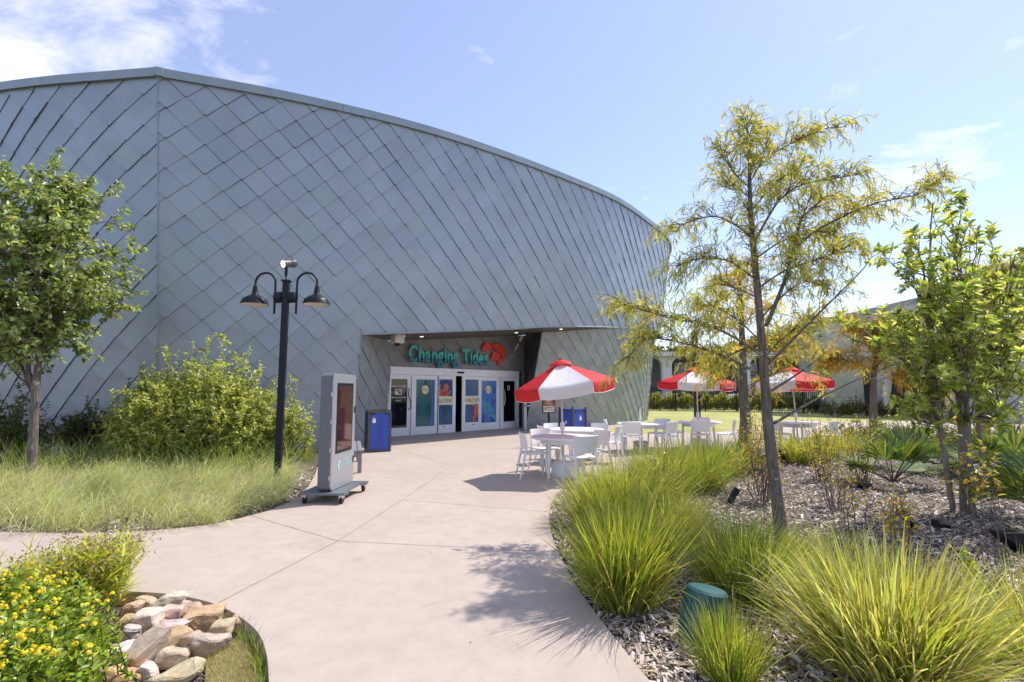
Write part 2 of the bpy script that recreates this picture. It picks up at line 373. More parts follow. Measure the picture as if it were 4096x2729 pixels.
# ------------------------------------------------------------------ main building surfaces
class Surf:
    def __init__(s, T, B, n=500):
        s.T = catmull(T, n); s.B = catmull(B, n); mid = (s.T+s.B)/2
        s.u = np.concatenate([[0], np.cumsum(np.linalg.norm(np.diff(mid[:, :2], axis=0), axis=1))]); s.len = s.u[-1]
    def tb(s, u):
        return (np.array([np.interp(u, s.u, s.T[:, k]) for k in range(3)]), np.array([np.interp(u, s.u, s.B[:, k]) for k in range(3)]))
    def p0(s, u, z):
        T, B = s.tb(u); t = (z-B[2])/(T[2]-B[2]); return B+(T-B)*t
    def nrm(s, u, z):
        a = s.p0(u+.05, z)-s.p0(u-.05, z); T, B = s.tb(u); n = unit(np.cross(a, T-B))
        return n
    def p(s, u, z, d=0.0): return s.p0(u, z)+s.nrm(u, z)*d
    def ztop(s, u): return float(np.interp(u, s.u, s.T[:, 2]))
    def at_px(s, px, py):
        best = None
        for u in s.u[s.u < 23.6][::2]:
            T, B = s.tb(u); zz = np.linspace(B[2], T[2], 60); t = (zz-B[2])/(T[2]-B[2])
            q = PX(B+(T-B)*t[:, None]); d = np.hypot(q[:, 0]-px, q[:, 1]-py); i = d.argmin()
            # first (nearest) hit wins
            if best is None or d[i] < best[0]: best = (d[i], u, zz[i])
        return best[1], best[2]
ZB = -0.3
def base_at(px, d): q = W(px, 470, d); return np.array([(px-512)/FPX*(d*CP+(ZB-EYE)*SP), d, ZB])
top_st = [(158, 68.8, 11.3), (291.6, 93.6, 12.55), (411, 121.9, 14.35), (494, 148, 16.3), (566, 175, 18.7), (616, 197, 21.3), (646, 217.6, 24.0), (668, 237, 27.0)]
bot_st = [(158, 12.35), (275, 13.45), (388, 15.3), (466, 17.3), (536, 19.8), (595, 22.1), (629, 24.9), (649, 27.8)]
T1 = [W(*a) for a in top_st]; B1 = [base_at(*a) for a in bot_st]
zc = T1[-1][2]
T1 += [np.array([9.7, 30.6, zc]), np.array([9.45, 35, zc]), np.array([7.5, 40, zc])]
B1 += [np.array([8.3, 31.6, ZB]), np.array([8.1, 35.4, ZB]), np.array([6.5, 40, ZB])]
S1 = Surf(T1, B1, 700)
topl = [(158, 68.8, 11.3), (105, 73, 11.35), (51, 77.5, 11.6), (0, 84, 12.0), (-60, 94, 12.75), (-140, 110, 14.2)]
botl = [(158, 12.35), (120, 12.45), (80, 12.65), (34, 13.05), (-20, 13.8), (-95, 15.2)]
S0 = Surf([W(*a) for a in topl][::-1], [base_at(*a) for a in botl][::-1], 300)
FASC = 0.20
TW, TH = .78, .72
def clip(poly, f):
    out = []; n = len(poly)
    for i in range(n):
        a, b = poly[i], poly[(i+1) % n]; fa, fb = f(a), f(b)
        if fa >= 0: out.append(a)
        if (fa >= 0) != (fb >= 0):
            t = fa/(fa-fb); out.append(tuple(a[k]+(b[k]-a[k])*t for k in range(3)))
    return out
def area2(p): return abs(sum(p[i][0]*p[(i+1) % len(p)][1]-p[(i+1) % len(p)][0]*p[i][1] for i in range(len(p))))/2
def tile_field(S, u0, u1, zlo, zhi, parent, nparts, m, pieces=None, base=(0.30, 0.335, 0.38), var=.024, zoff=0.0, uoff=0.0, tw=TW, th=TH, step=.019):
    """diamond shingles on surface S; each shingle its own mesh for the nparts nearest, the rest one mesh"""
    items = []; j0 = int(-1/(th/2)); 
    zmax = max(S.ztop(u) for u in np.linspace(u0, u1, 20))
    for j in range(j0, int(zmax/(th/2))+3):
        for i in range(int((u0-1)/tw)-1, int((u1+1)/tw)+2):
            uc = i*tw+(tw/2 if j % 2 else 0)+uoff; zc_ = j*th/2+zoff
            if uc < u0-tw or uc > u1+tw: continue
            k = .03; lo = 1.0
            P = [(0, th/2, .004), (-tw/2-.004, .004, .004+step), (-k, -th/2-.010, .004+2*step), (k, -th/2-.010, .004+2*step), (tw/2+.004, .004, .004+step)]
            tx, tz = rng.normal(0, .005), rng.normal(0, .005)
            P = [(uc+a, zc_+b, d+tx*a/tw*2+tz*b/th*2) for a, b, d in P]
            P = clip(P, lambda q: q[0]-u0)
            if P: P = clip(P, lambda q: u1-q[0])
            if not P: continue
            h0, h1 = zhi(uc-tw/2), zhi(uc+tw/2)
            P = clip(P, lambda q: h0+(h1-h0)*(q[0]-uc+tw/2)/tw-q[1])
            if not P: continue
            l0, l1 = zlo(uc-tw/2), zlo(uc+tw/2)
            P = clip(P, lambda q: q[1]-(l0+(l1-l0)*(q[0]-uc+tw/2)/tw))
            if not P: continue
            PP = [P] if pieces is None else pieces(P)
            PP = [p for p in PP if len(p) >= 3 and area2(p) > .003]
            if not PP: continue
            V, F = [], []
            for p in PP:
                b = len(V); n = len(p); front = [S.p(*q) for q in p]; cu, cz2 = sum(q[0] for q in p)/n, sum(q[1] for q in p)/n; back = [S.p(q[0]+np.sign(q[0]-cu)*.006, q[1]+np.sign(q[1]-cz2)*.006, q[2]-.030) for q in p]  # back edge spread outward so the painted seam shade shows head-on
                V += front+back; F.append(tuple(range(b, b+n)))
                F += [(b+(a+1) % n, b+a, b+n+a, b+n+(a+1) % n) for a in range(n)]
            V = np.array(V); c = V.mean(0); q = PX(c); s = sum(area2([tuple(x)+(0,) for x in PX(np.array([S.p(*w) for w in p]))]) for p in PP)
            vis = -30 < q[0] < 1054 and -30 < q[1] < 712
            t = 1+rng.normal(0, var); col = tuple(np.clip(np.array(base)*t*(1+rng.normal(0, .012, 3)), 0, 1))
            items.append((-s if vis else 0, len(items), V, F, col))
    items.sort(key=lambda a: a[:2]); rest = MB()
    for k, (s, _, V, F, col) in enumerate(items):
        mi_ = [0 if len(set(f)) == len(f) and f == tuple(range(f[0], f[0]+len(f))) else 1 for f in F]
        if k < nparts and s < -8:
            b = MB(); b.add(V, F, 0, col); b.m = mi_; b.build('tile', [m, M_seam_shade], parent)
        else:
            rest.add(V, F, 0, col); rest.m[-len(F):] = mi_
    if rest.v: rest.build('tile_field', [m, M_seam_shade], parent, kind='stuff')
    return len(items)
def backing(S, name, u0, u1, zlo, zhi, parent, m, n=60, d=-.03):
    V = []; b = MB()
    for u in np.linspace(u0, u1, n): V += [S.p(u, zlo(u), d), S.p(u, zhi(u), d)]
    return b.add(V, [(2*i, 2*i+2, 2*i+3, 2*i+1) for i in range(n-1)]).build(name, m, parent)

bld = thing('aquarium_building', 'large grey building clad in diamond metal tiles with sunken entrance', 'building', (-1, 16, 0))
uA, zA = S1.at_px(361.8, 336.8)
soff_px = [(361.8, 336.8), (430, 333.6), (513.5, 329.4), (540, 327.6), (580, 326.6), (618, 326.4), (640, 328), (652, 331)]
soff = [S1.at_px(*a) for a in soff_px]; su = np.array([a[0] for a in soff]); sz = np.array([a[1] for a in soff])
o_ = np.argsort(su); su, sz = su[o_], sz[o_]
def zs(u): return float(np.interp(u, su, sz))
uEnd = S1.len-.05
top1 = lambda u: S1.ztop(min(max(u, 0), S1.len))-FASC+.01
def pieces1(P):
    if max(q[0] for q in P) <= uA or min(q[1]-zs(max(q[0], uA)) for q in P) > 0: return [P]
    A = clip(P, lambda q: uA-q[0]); B = clip(P, lambda q: q[0]-uA)
    if B:
        uc = sum(q[0] for q in B)/len(B); z0, z1 = zs(uc-.3), zs(uc+.3); B = clip(B, lambda q: q[1]-(z0+(z1-z0)*(q[0]-uc+.3)/.6))
    return [x for x in (A, B) if x]
w1 = backing(S1, 'main_wall', 0, uA, lambda u: ZB, top1, bld, M_back, 30)
w1b = backing(S1, 'upper_wall', uA, uEnd, zs, top1, bld, M_back, 70)
# phase so that a tile tip sits where the photograph shows one
up, zp = S1.at_px(184.0, 218.0)
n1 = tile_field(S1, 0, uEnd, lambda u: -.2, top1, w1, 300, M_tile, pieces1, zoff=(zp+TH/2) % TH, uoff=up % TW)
w0 = backing(S0, 'side_wall', 0, S0.len-.002, lambda u: ZB, lambda u: S0.ztop(u)-FASC+.01, bld, M_back, 30)
up0, zp0 = S0.at_px(128.0, 200.0)
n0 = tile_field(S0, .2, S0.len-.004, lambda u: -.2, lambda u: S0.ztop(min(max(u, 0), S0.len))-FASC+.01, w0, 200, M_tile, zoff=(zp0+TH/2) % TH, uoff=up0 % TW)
# fascia / coping segments
def fascia(S, us, nseg):
    L_ = np.linspace(us[0], us[1], nseg+1)
    for a, b in zip(L_[:-1], L_[1:]):
        mb = MB(); V = []; k = 12
        for u in np.linspace(a+.004, b-.004, k):
            z = S.ztop(u); n = S.nrm(u, z-.3)
            for dz, dd in ((-FASC, .05), (-FASC-.012, .075), (0, .085), (.02, -.35), (-FASC, -.35)): V.append(S.p0(u, z)+n*dd+np.array([0, 0, dz]))
        F = [(5*i+c, 5*i+5+c, 5*i+5+(c+1) % 5, 5*i+(c+1) % 5) for i in range(k-1) for c in range(5)]
        mb.add(V, F+[(4, 3, 2, 1, 0), tuple(5*(k-1)+c for c in range(5))]).build('coping', M_cap, bld)
fascia(S1, (0.0, uEnd), 9); fascia(S0, (0.0, S0.len), 4)
cq = S1.p0(.0, S1.ztop(0))
MB().bbox(cq+np.array([.035, .01, -FASC/2-.006]), (.18, .18, FASC+.012), .35, bev=.006, seg=1).build('coping', M_cap, bld)
# corner flashing
mb = MB(); P = [S1.p(.0, z, .03) for z in np.linspace(-.25, S1.ztop(0)-FASC, 12)]
mb.tube(P, .018, 6).build('corner_trim', M_cap, bld)
# lower wall right of the entrance
ue, ze = S1.at_px(618, 326.4)
T2 = [W(542, 332.6, 20.7), W(580, 329.8, 21.35)]
for a in ((618, 326.4), (640, 328), (652, 331)):
    u_, z_ = S1.at_px(*a); T2.append(S1.p(u_, z_, -.05))
u_ = np.interp(31.5, S1.T[:, 1], S1.u); T2.append(S1.p(u_, T2[-1][2], -.05)); u_ = np.interp(36, S1.T[:, 1], S1.u); T2.append(S1.p(u_, T2[-1][2], -.05))
B2 = [G(525, 428.7), G(566, 427.3), G(606, 425.3), G(630, 423.0), G(642, 420.8), np.array([8.0, 30.2, 0]), np.array([7.9, 35.5, 0])]
B2 = [b+np.array([0, 0, -.05]) for b in B2]
S2 = Surf(T2, B2, 300)
w2 = backing(S2, 'lower_wall', 0, S2.len-.01, lambda u: -.05, lambda u: S2.ztop(u)-.0, bld, M_back, 50)
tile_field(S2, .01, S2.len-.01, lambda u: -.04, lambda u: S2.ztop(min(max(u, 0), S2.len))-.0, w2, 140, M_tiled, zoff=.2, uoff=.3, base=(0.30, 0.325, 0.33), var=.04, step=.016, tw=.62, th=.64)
# door wall plane, jambs
D0 = G(388.5, 437.1); D1 = G(518, 427.7); ed = unit((D1-D0)*[1, 1, 0]); nd = np.array([ed[1], -ed[0], 0]); LD = np.linalg.norm(D1-D0)
def on_door(px, py, off=0.0):
    r = ray(px, py); o = np.array([0, 0, EYE]); q0 = D0+nd*off; t = np.dot(q0-o, nd)/np.dot(r, nd); q = o+r*t; return float(np.dot(q-D0, ed)), float(q[2])
def dw(s, h, off=0.0): return D0+ed*s+nd*off+np.array([0, 0, h])
sL_t, hL_t = on_door(391.4, 341.2); sR, hR = on_door(524.4, 335.2)
sL_b, hL_b = on_door(384.5, 437.6)
outer_t = S1.p(uA, zA, 0); outer_b = S1.p(uA, -.02, 0)
class Plane4:
    """surface from a quad: u along bottom, z up"""
    def __init__(s, bl, br, tr, tl): s.a = Surf.__new__(Surf)
def quad_surf(bl, br, tl, tr): return Surf([np.array(tl), np.array(tl)+(np.array(tr)-tl)*.5, np.array(tr)], [np.array(bl), np.array(bl)+(np.array(br)-bl)*.5, np.array(br)], 40)
SJ = quad_surf(outer_b, dw(sL_b, -.02), outer_t, dw(sL_t, hL_t))
wj = backing(SJ, 'porch_side_wall', 0, SJ.len-.001, lambda u: -.02, lambda u: SJ.ztop(u), bld, M_back, 6)
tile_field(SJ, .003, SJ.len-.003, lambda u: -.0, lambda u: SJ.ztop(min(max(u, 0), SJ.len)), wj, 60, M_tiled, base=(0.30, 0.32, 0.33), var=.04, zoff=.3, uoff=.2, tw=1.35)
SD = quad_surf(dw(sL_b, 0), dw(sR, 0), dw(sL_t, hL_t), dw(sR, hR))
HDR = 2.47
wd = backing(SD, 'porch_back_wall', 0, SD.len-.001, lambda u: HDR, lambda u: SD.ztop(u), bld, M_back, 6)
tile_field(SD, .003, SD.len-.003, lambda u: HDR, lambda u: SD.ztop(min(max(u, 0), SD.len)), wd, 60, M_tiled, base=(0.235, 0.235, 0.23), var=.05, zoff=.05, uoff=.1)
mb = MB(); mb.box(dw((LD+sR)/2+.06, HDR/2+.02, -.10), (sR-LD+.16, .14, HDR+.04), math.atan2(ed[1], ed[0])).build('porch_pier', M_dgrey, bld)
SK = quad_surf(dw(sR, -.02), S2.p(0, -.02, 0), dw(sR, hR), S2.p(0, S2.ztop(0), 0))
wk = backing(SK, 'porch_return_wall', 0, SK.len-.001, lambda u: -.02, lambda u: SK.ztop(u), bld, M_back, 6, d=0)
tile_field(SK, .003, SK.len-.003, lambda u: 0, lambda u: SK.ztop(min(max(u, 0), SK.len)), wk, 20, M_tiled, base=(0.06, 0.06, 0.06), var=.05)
# soffit: backing plus slats from the outer edge to the inner line
def inner(px):
    K = [(361.8, outer_t), (391.4, dw(sL_t, hL_t)), (524.4, dw(sR, hR)), (542, T2[0]), (580, T2[1]), (618, T2[2])]
    xs = [k[0] for k in K]; return np.array([np.interp(px, xs, [k[1][c] for k in K]) for c in range(3)])
def outer(px):
    return np.array([np.interp(px, [a[0] for a in soff_px[:6]], [S1.p(*s, .02)[c] for s in soff[:6]]) for c in range(3)])
pxs = np.linspace(361.8, 617, 46)
O_ = np.array([S1.p(np.interp(x, [a[0] for a in soff_px], [s[0] for s in soff]), np.interp(x, [a[0] for a in soff_px], [s[1] for s in soff]), .0) for x in pxs]); I_ = np.array([inner(x) for x in pxs])
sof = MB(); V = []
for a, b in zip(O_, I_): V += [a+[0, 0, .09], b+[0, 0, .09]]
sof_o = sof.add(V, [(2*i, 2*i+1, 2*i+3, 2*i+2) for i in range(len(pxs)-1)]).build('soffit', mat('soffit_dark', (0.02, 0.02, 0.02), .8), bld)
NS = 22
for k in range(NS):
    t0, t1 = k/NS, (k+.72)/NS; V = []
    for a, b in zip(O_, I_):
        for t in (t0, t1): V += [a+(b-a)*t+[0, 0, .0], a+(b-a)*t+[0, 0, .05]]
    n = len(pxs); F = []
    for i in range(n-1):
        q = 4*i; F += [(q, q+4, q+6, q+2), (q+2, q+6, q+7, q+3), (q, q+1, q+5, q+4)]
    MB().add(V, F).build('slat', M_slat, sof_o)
# edge trim along the lower edge of the upper wall and round the opening
mb = MB(); mb.tube([a+nd*.03 for a in O_], .03, 6).build('edge_trim', M_cap, bld)
mb = MB(); mb.tube([S1.p(uA, z, .02) for z in np.linspace(-.02, zA, 8)], .02, 6).build('opening_trim', M_cap, bld)
M_down = mat('downlight', (.8, .7, .5), .3, emit=(1, .82, .55), estr=1.2)
for px_, t in ((401, .35), (418, .5), (513, .5), (560, .5)):
    i = np.abs(pxs-px_).argmin(); c = O_[i]+(I_[i]-O_[i])*t
    MB().lathe([(.0, .006), (.055, .006), (.065, -.004), (.065, .04)], c+[0, 0, -.012], 14).build('downlight', M_down, sof_o)
# dark vestibule behind the sliding doors
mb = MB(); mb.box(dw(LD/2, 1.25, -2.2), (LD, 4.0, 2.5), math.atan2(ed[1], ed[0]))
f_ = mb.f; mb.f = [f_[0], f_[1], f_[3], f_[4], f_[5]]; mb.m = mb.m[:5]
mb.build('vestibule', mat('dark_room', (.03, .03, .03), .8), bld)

# ================================================================== entrance doors and sign
TH_D = math.atan2(ed[1], ed[0])
def cd(X, Y, off=0.0): return on_door((1420+X/3.3629)/4, (1330+Y/3.3629)/4, off)
doors = thing('entrance_doors', 'white framed glass entrance doors with sea life panels under the porch', 'doors', D0)
def dbox(mb, s0, s1, h0, h1, off, t, mi=0): mb.box(dw((s0+s1)/2, (h0+h1)/2, off), (s1-s0, t, h1-h0), TH_D, mi); return mb
sx = lambda X: cd(X, 900)[0]
s_l, s_r = cd(452, 900)[0], LD
X_LA, X_LB = sx(745), sx(770)
hdr = MB(); dbox(hdr, s_l, s_r, 2.19, 2.465, .0, .16); hdr.build('header', M_frame, doors)
jm = [(s_l, s_l+.05), (sx(747), sx(768)), (sx(1947), sx(1957)), (s_r-.06, s_r)]
for a, b in jm: dbox(MB(), a, b, 0, 2.188, .0, .14).build('post', M_frame, doors)
dbox(MB(), sx(1358), sx(1440), 2.29, 2.36, .1, .05).build('motion_sensor', M_black, doors)
def gpic(h): return None
def leaf(name, s0, s1, off, g0, g1, hb=.30, ht=2.03, glass=M_glassdark, label=None):
    mb = MB(); e = .004
    dbox(mb, s0+e, s1-e, .01, hb, off, .05); dbox(mb, s0+e, s1-e, ht, 2.185, off, .05)
    if g0-s0 > .01: dbox(mb, s0+e, g0, hb, ht, off, .05)
    if s1-g1 > .01: dbox(mb, g1, s1-e, hb, ht, off, .05)
    d = mb.build(name, M_frame, doors, label=label)
    dbox(MB(), g0, g1, hb, ht, off, .014).build('pane', glass, d)
    return d
M_navy = mat('door_film_navy', (0.012, 0.075, 0.20), 0.12, var=.35, scale=1.6)
M_teal = mat('door_film_teal', (0.008, 0.10, 0.125), 0.10, var=.5, scale=1.1)
M_bluef = mat('door_film_blue', (0.02, 0.13, 0.34), 0.12, var=.2, scale=1.4)
pa = leaf('swing_door', s_l+.05, sx(747), .0, sx(472), sx(697))
pb = leaf('fixed_panel', sx(770), sx(1112), -.02, sx(820), sx(1072), glass=M_teal)
pc = leaf('sliding_door', sx(1112), sx(1340), .045, sx(1116), sx(1297), hb=.32, ht=2.05, glass=M_navy)
pd = leaf('sliding_door', sx(1425), sx(1648), .045, sx(1470), sx(1645), hb=.36, ht=2.06, glass=M_navy)
pe = leaf('fixed_panel', sx(1650), sx(1946), -.02, sx(1700), sx(1900), glass=M_bluef)
pf = leaf('swing_door', sx(1957), s_r-.06, .0, sx(1993), sx(2146))
def decal(poly, parent, name, m, off):
    MB().prism([cd(x, y) for x, y in poly], D0, ed, (0, 0, 1), nd, .0, 0)
    mb = MB(); pts = [dw(*cd(x, y), off) for x, y in poly]; mb.add(pts, [tuple(range(len(pts)-1, -1, -1))]); return mb.build(name, m, parent)
M_cream = mat('cream_print', (0.72, 0.66, 0.42), .5); M_coral = mat('coral_print', (0.62, 0.10, 0.05), .45); M_inkd = mat('navy_ink', (0.01, 0.03, 0.09), .5)
M_wink = mat('white_ink', (0.75, 0.75, 0.78), .5); M_kelp = mat('kelp_blue_print', (0.015, 0.05, 0.30), .4); M_mint = mat('mint_print', (0.06, 0.36, 0.38), .45); M_sky = mat('pale_blue_print', (0.05, 0.17, 0.50), .4)
M_purple = mat('purple_print', (0.12, 0.05, 0.20), .4); M_brownp = mat('brown_ink', (.18, .12, .05), .6)
def circ(x, y, rx, ry, n=22): return [(x+rx*math.cos(2*math.pi*k/n), y+ry*math.sin(2*math.pi*k/n)) for k in range(n)]
def blob_stroke(pts, ws):
    """thick stroke polygon in crop space"""
    P = catmull(pts, 22); w = np.interp(np.linspace(0, 1, 22), np.linspace(0, 1, len(ws)), ws); t = unit(np.gradient(P, axis=0)); n = np.stack([-t[:, 1], t[:, 0]], 1)
    return [tuple(a) for a in P+n*w[:, None]/2]+[tuple(a) for a in (P-n*w[:, None]/2)[::-1]]
def stroke(pts, ws, parent, name, m, off):
    P = catmull(pts, 22); w = np.interp(np.linspace(0, 1, 22), np.linspace(0, 1, len(ws)), ws); t = unit(np.gradient(P, axis=0)); n = np.stack([-t[:, 1], t[:, 0]], 1)
    mb = MB(); V = []
    for a, b in zip(P+n*w[:, None]/2, P-n*w[:, None]/2): V += [dw(*cd(*a), off), dw(*cd(*b), off)]
    mb.add(V, [(2*i, 2*i+1, 2*i+3, 2*i+2) for i in range(21)]); return mb
def print_on(parent, name, m, off, polys=(), strokes=()):
    mb = MB()
    for p in polys:
        pts = [dw(*cd(x, y), off) for x, y in p]; mb.add(pts, [tuple(range(len(pts)))])
    for pts, ws in strokes:
        q = stroke(pts, ws, None, '', None, off); mb.add(q.v, q.f)
    return mb.build(name, m, parent)
def dtext(mb, body, X, Y, size, off, **k): s, h = cd(X, Y); return put_text(mb, body, size, dw(s, h, off), ed, (0, 0, 1), **k)
o1 = -.02+.009; o2 = .045+.009
# left fixed panel: teal scene, palm frond, badge
print_on(pb, 'print', M_bluef, o1, [[(1000, 590), (1071, 592), (1068, 1245), (1010, 1248), (1030, 900)]], [])
print_on(pb, 'print', mat('leaf_teal_print', (.015, .22, .22), .4), o1+.001, [[(821, 588), (890, 590), (880, 700), (850, 820), (821, 870)]], [])
print_on(pb, 'print', mat('frond_print', (.004, .03, .05), .4), o1+.002, [], [([(950, 640), (930+dx, 740), (880+2.2*dx, 860-abs(dx))], [5, 9, 2]) for dx in (-20, -5, 10, 25, 40, 55)]+[([(900, 700), (850, 690), (826, 730)], [4, 8, 2]), ([(900, 740), (850, 760), (828, 820)], [4, 8, 2])])
print_on(pb, 'badge', M_cream, o1+.003, [circ(946, 768, 47, 60)])
t = MB(); dtext(t, 'EMERGENCY', 946, 770, .062, o1+.0045); dtext(t, 'EXIT ONLY', 946, 790, .062, o1+.0045); t.build('lettering', M_brownp, pb)
# sliding door with octopus
print_on(pc, 'print', M_purple, o2, [[(1118, 594), (1295, 600), (1295, 680), (1210, 640), (1118, 670)]])
oct_ = [([(1190, 700), (1215, 720), (1210, 770), (1185, 800)], [30, 62, 60, 55])]
oct_ += [([(1170, 790), (1140, 780), (1125, 730), (1150, 697)], [34, 26, 16, 7]), ([(1180, 800), (1145, 815), (1119, 808)], [34, 26, 18]), ([(1180, 805), (1150, 840), (1119, 835)], [34, 24, 16]),
         ([(1195, 805), (1180, 850), (1210, 866), (1240, 858)], [36, 26, 16, 8]), ([(1205, 800), (1230, 850), (1268, 862)], [36, 22, 8]), ([(1205, 795), (1245, 830), (1265, 790), (1278, 795)], [36, 24, 12, 6]), ([(1180, 805), (1160, 850), (1120, 868)], [30, 22, 10])]
print_on(pc, 'octopus_print', M_coral, o2+.002, [], oct_)
print_on(pc, 'banner', M_cream, o2+.003, [[(1117, 856), (1293, 858), (1293, 972), (1117, 975)]])
t = MB(); dtext(t, 'ELCOME', 1195, 940, .19, o2+.0045, spacing=.82); t.build('lettering', M_inkd, pc)
print_on(pc, 'print', mat('reef_print', (.01, .10, .26), .4), o2+.001, [], [([(1140, 1236), (1150, 1150), (1135, 1080), (1150, 1020)], [16, 26, 18, 5]), ([(1240, 1236), (1232, 1140), (1250, 1060)], [22, 30, 6]), ([(1195, 1236), (1200, 1180), (1190, 1120)], [14, 22, 4])])
# sliding door with seahorse
print_on(pd, 'print', mat('kelp_print', (.01, .10, .30), .4), o2, [], [([(1515, 850), (1510, 740), (1540, 680), (1575, 620)], [12, 26, 34, 10]), ([(1560, 850), (1550, 790), (1560, 760)], [24, 36, 10]), ([(1500, 1215), (1505, 1100), (1490, 1010)], [20, 34, 8]), ([(1540, 1215), (1545, 1120), (1530, 1060)], [16, 26, 6])])
print_on(pd, 'banner', M_cream, o2+.003, [[(1471, 853), (1644, 851), (1644, 964), (1471, 968)]])
t = MB(); dtext(t, 'WELCOM', 1566, 932, .19, o2+.0045, spacing=.82); t.build('lettering', M_inkd, pd)
print_on(pd, 'seahorse_print', M_coral, o2+.005, [], [([(1568, 985), (1590, 978), (1612, 968)], [10, 20, 30]), ([(1610, 955), (1622, 985), (1608, 1030), (1612, 1080), (1605, 1120), (1580, 1150), (1575, 1175), (1590, 1182), (1606, 1165)], [12, 34, 40, 50, 42, 26, 16, 11, 8]), ([(1630, 1000), (1636, 1050), (1630, 1100)], [8, 14, 8])])
# right fixed panel: coral garden
print_on(pe, 'print', M_sky, o1, [[(1782, 606), (1898, 610), (1898, 1195), (1702, 1210), (1702, 860), (1760, 800), (1790, 740)]])
print_on(pe, 'print', M_kelp, o1+.001, [], [([(1850, 1010), (1850, 930), (1840, 880)], [20, 26, 16]), ([(1850, 980), (1880, 930), (1890, 890)], [18, 20, 12]), ([(1870, 830), (1865, 770), (1850, 720)], [14, 20, 8]), ([(1880, 820), (1885, 770), (1890, 730)], [10, 14, 8]), ([(1720, 1205), (1730, 1130), (1715, 1080)], [30, 30, 14]), ([(1850, 1195), (1830, 1150), (1815, 1110)], [26, 28, 10]), ([(1850, 1195), (1880, 1150), (1892, 1110)], [26, 22, 8])])
print_on(pe, 'coral_print', M_mint, o1+.002, [], [([(1775, 1085), (1772, 1000), (1740, 940), (1735, 915)], [26, 34, 26, 16]), ([(1772, 1010), (1795, 960), (1800, 925)], [28, 26, 16]), ([(1775, 1040), (1820, 1010), (1835, 960)], [28, 28, 16]), ([(1775, 1060), (1830, 1050), (1860, 1020)], [26, 26, 14]), ([(1770, 1060), (1735, 1070)], [28, 18]), ([(1800, 1120), (1850, 1110), (1888, 1150), (1890, 1185)], [26, 34, 22, 10]), ([(1735, 1000), (1710, 990)], [26, 16])])
print_on(pe, 'badge', M_cream, o1+.003, [circ(1797, 768, 37, 53)])
t = MB(); dtext(t, 'EMERGENCY', 1797, 770, .062, o1+.0045); dtext(t, 'EXIT ONLY', 1797, 790, .062, o1+.0045); t.build('lettering', M_brownp, pe)
# left swing door: poster lettering on black
t = MB(); o0 = .009
dtext(t, 'PHOTO MEMORIES', 586, 733, .075, o0, spacing=.95); dtext(t, 'VIEW & PURCHASE', 586, 884, .075, o0, spacing=.95); dtext(t, 'INSIDE', 580, 926, .075, o0)
t.build('lettering', M_wink, pa)
fr = MB()
for p in ([(536, 764), (626, 762), (626, 770), (536, 772)], [(536, 826), (624, 828), (624, 836), (536, 834)], [(536, 764), (544, 764), (544, 834), (536, 834)], [(617, 764), (626, 764), (626, 836), (617, 836)], circ(557, 794, 7, 8, 10), circ(573, 800, 6, 7, 10), [(548, 804), (566, 804), (566, 828), (548, 828)], [(567, 810), (582, 810), (582, 828), (567, 828)], circ(600, 790, 6, 7, 8)):
    q = [dw(*cd(x, y), o0) for x, y in p]; fr.add(q, [tuple(range(len(q)))])
fr.build('picture_icon', M_wink, pa)
# push-plate outline on the right door
fr = MB()
for p in ([(2052, 711), (2078, 711), (2078, 717), (2052, 717)], [(2052, 770), (2078, 770), (2078, 776), (2052, 776)], [(2052, 711), (2058, 711), (2058, 776), (2052, 776)], [(2072, 711), (2078, 711), (2078, 776), (2072, 776)]):
    q = [dw(*cd(x, y), o0) for x, y in p]; fr.add(q, [tuple(range(len(q)))])
fr.build('sticker_outline', M_wink, pf)
# wavy pull handles
for par, X, flip in ((pa, 715, 1), (pf, 1975, -1)):
    P = []
    for k in range(17):
        t_ = k/16; h = .92+.78*t_; s = sx(X)+flip*(.055*math.sin(2*math.pi*t_))*(1 if flip > 0 else 0)-(0 if flip > 0 else .10*math.sin(math.pi*t_)*-1)
        P.append(dw(s, h, .10 if 0 < k < 16 else .03))
    MB().tube(P, .016, 8).build('handle', M_steel if flip < 0 else M_black, par, smooth=True)
for par, X, Y in ((pc, 1180, 1262), (pd, 1577, 1237)):
    s, h = cd(X, Y); dbox(MB(), s-.035, s+.035, h-.02, h+.02, .075, .012).build('lock', M_black, par)
# sign lettering, each letter a part
def letter_mat():
    m, N, L, b = newmat('two_tone_teal'); b.inputs['Roughness'].default_value = .35
    tc = N.new('ShaderNodeTexCoord'); sp = N.new('ShaderNodeSeparateXYZ'); L.new(tc.outputs['Object'], sp.inputs[0])
    sn = N.new('ShaderNodeMath'); sn.operation = 'SINE'; mu = N.new('ShaderNodeMath'); mu.operation = 'MULTIPLY'; mu.inputs[1].default_value = 9.0
    L.new(sp.outputs[0], mu.inputs[0]); L.new(mu.outputs[0], sn.inputs[0])
    m2 = N.new('ShaderNodeMath'); m2.operation = 'MULTIPLY_ADD'; m2.inputs[1].default_value = .035; m2.inputs[2].default_value = .155; L.new(sn.outputs[0], m2.inputs[0])
    gt = N.new('ShaderNodeMath'); gt.operation = 'GREATER_THAN'; L.new(sp.outputs[2], gt.inputs[0]); L.new(m2.outputs[0], gt.inputs[1])
    mx = N.new('ShaderNodeMixRGB'); mx.inputs[1].default_value = (0.008, 0.13, 0.19, 1); mx.inputs[2].default_value = (0.055, 0.36, 0.34, 1)
    L.new(gt.outputs[0], mx.inputs[0]); L.new(mx.outputs[0], b.inputs['Base Color']); return m
M_letter = letter_mat()
sg0, hg0 = cd(700, 381, .12); sg1, hg1 = cd(1768, 424, .12)
sign = thing('lettering_sign', 'raised teal lettering reading Changing Tides above the entrance doors', 'sign', dw(sg0, hg0, .12))
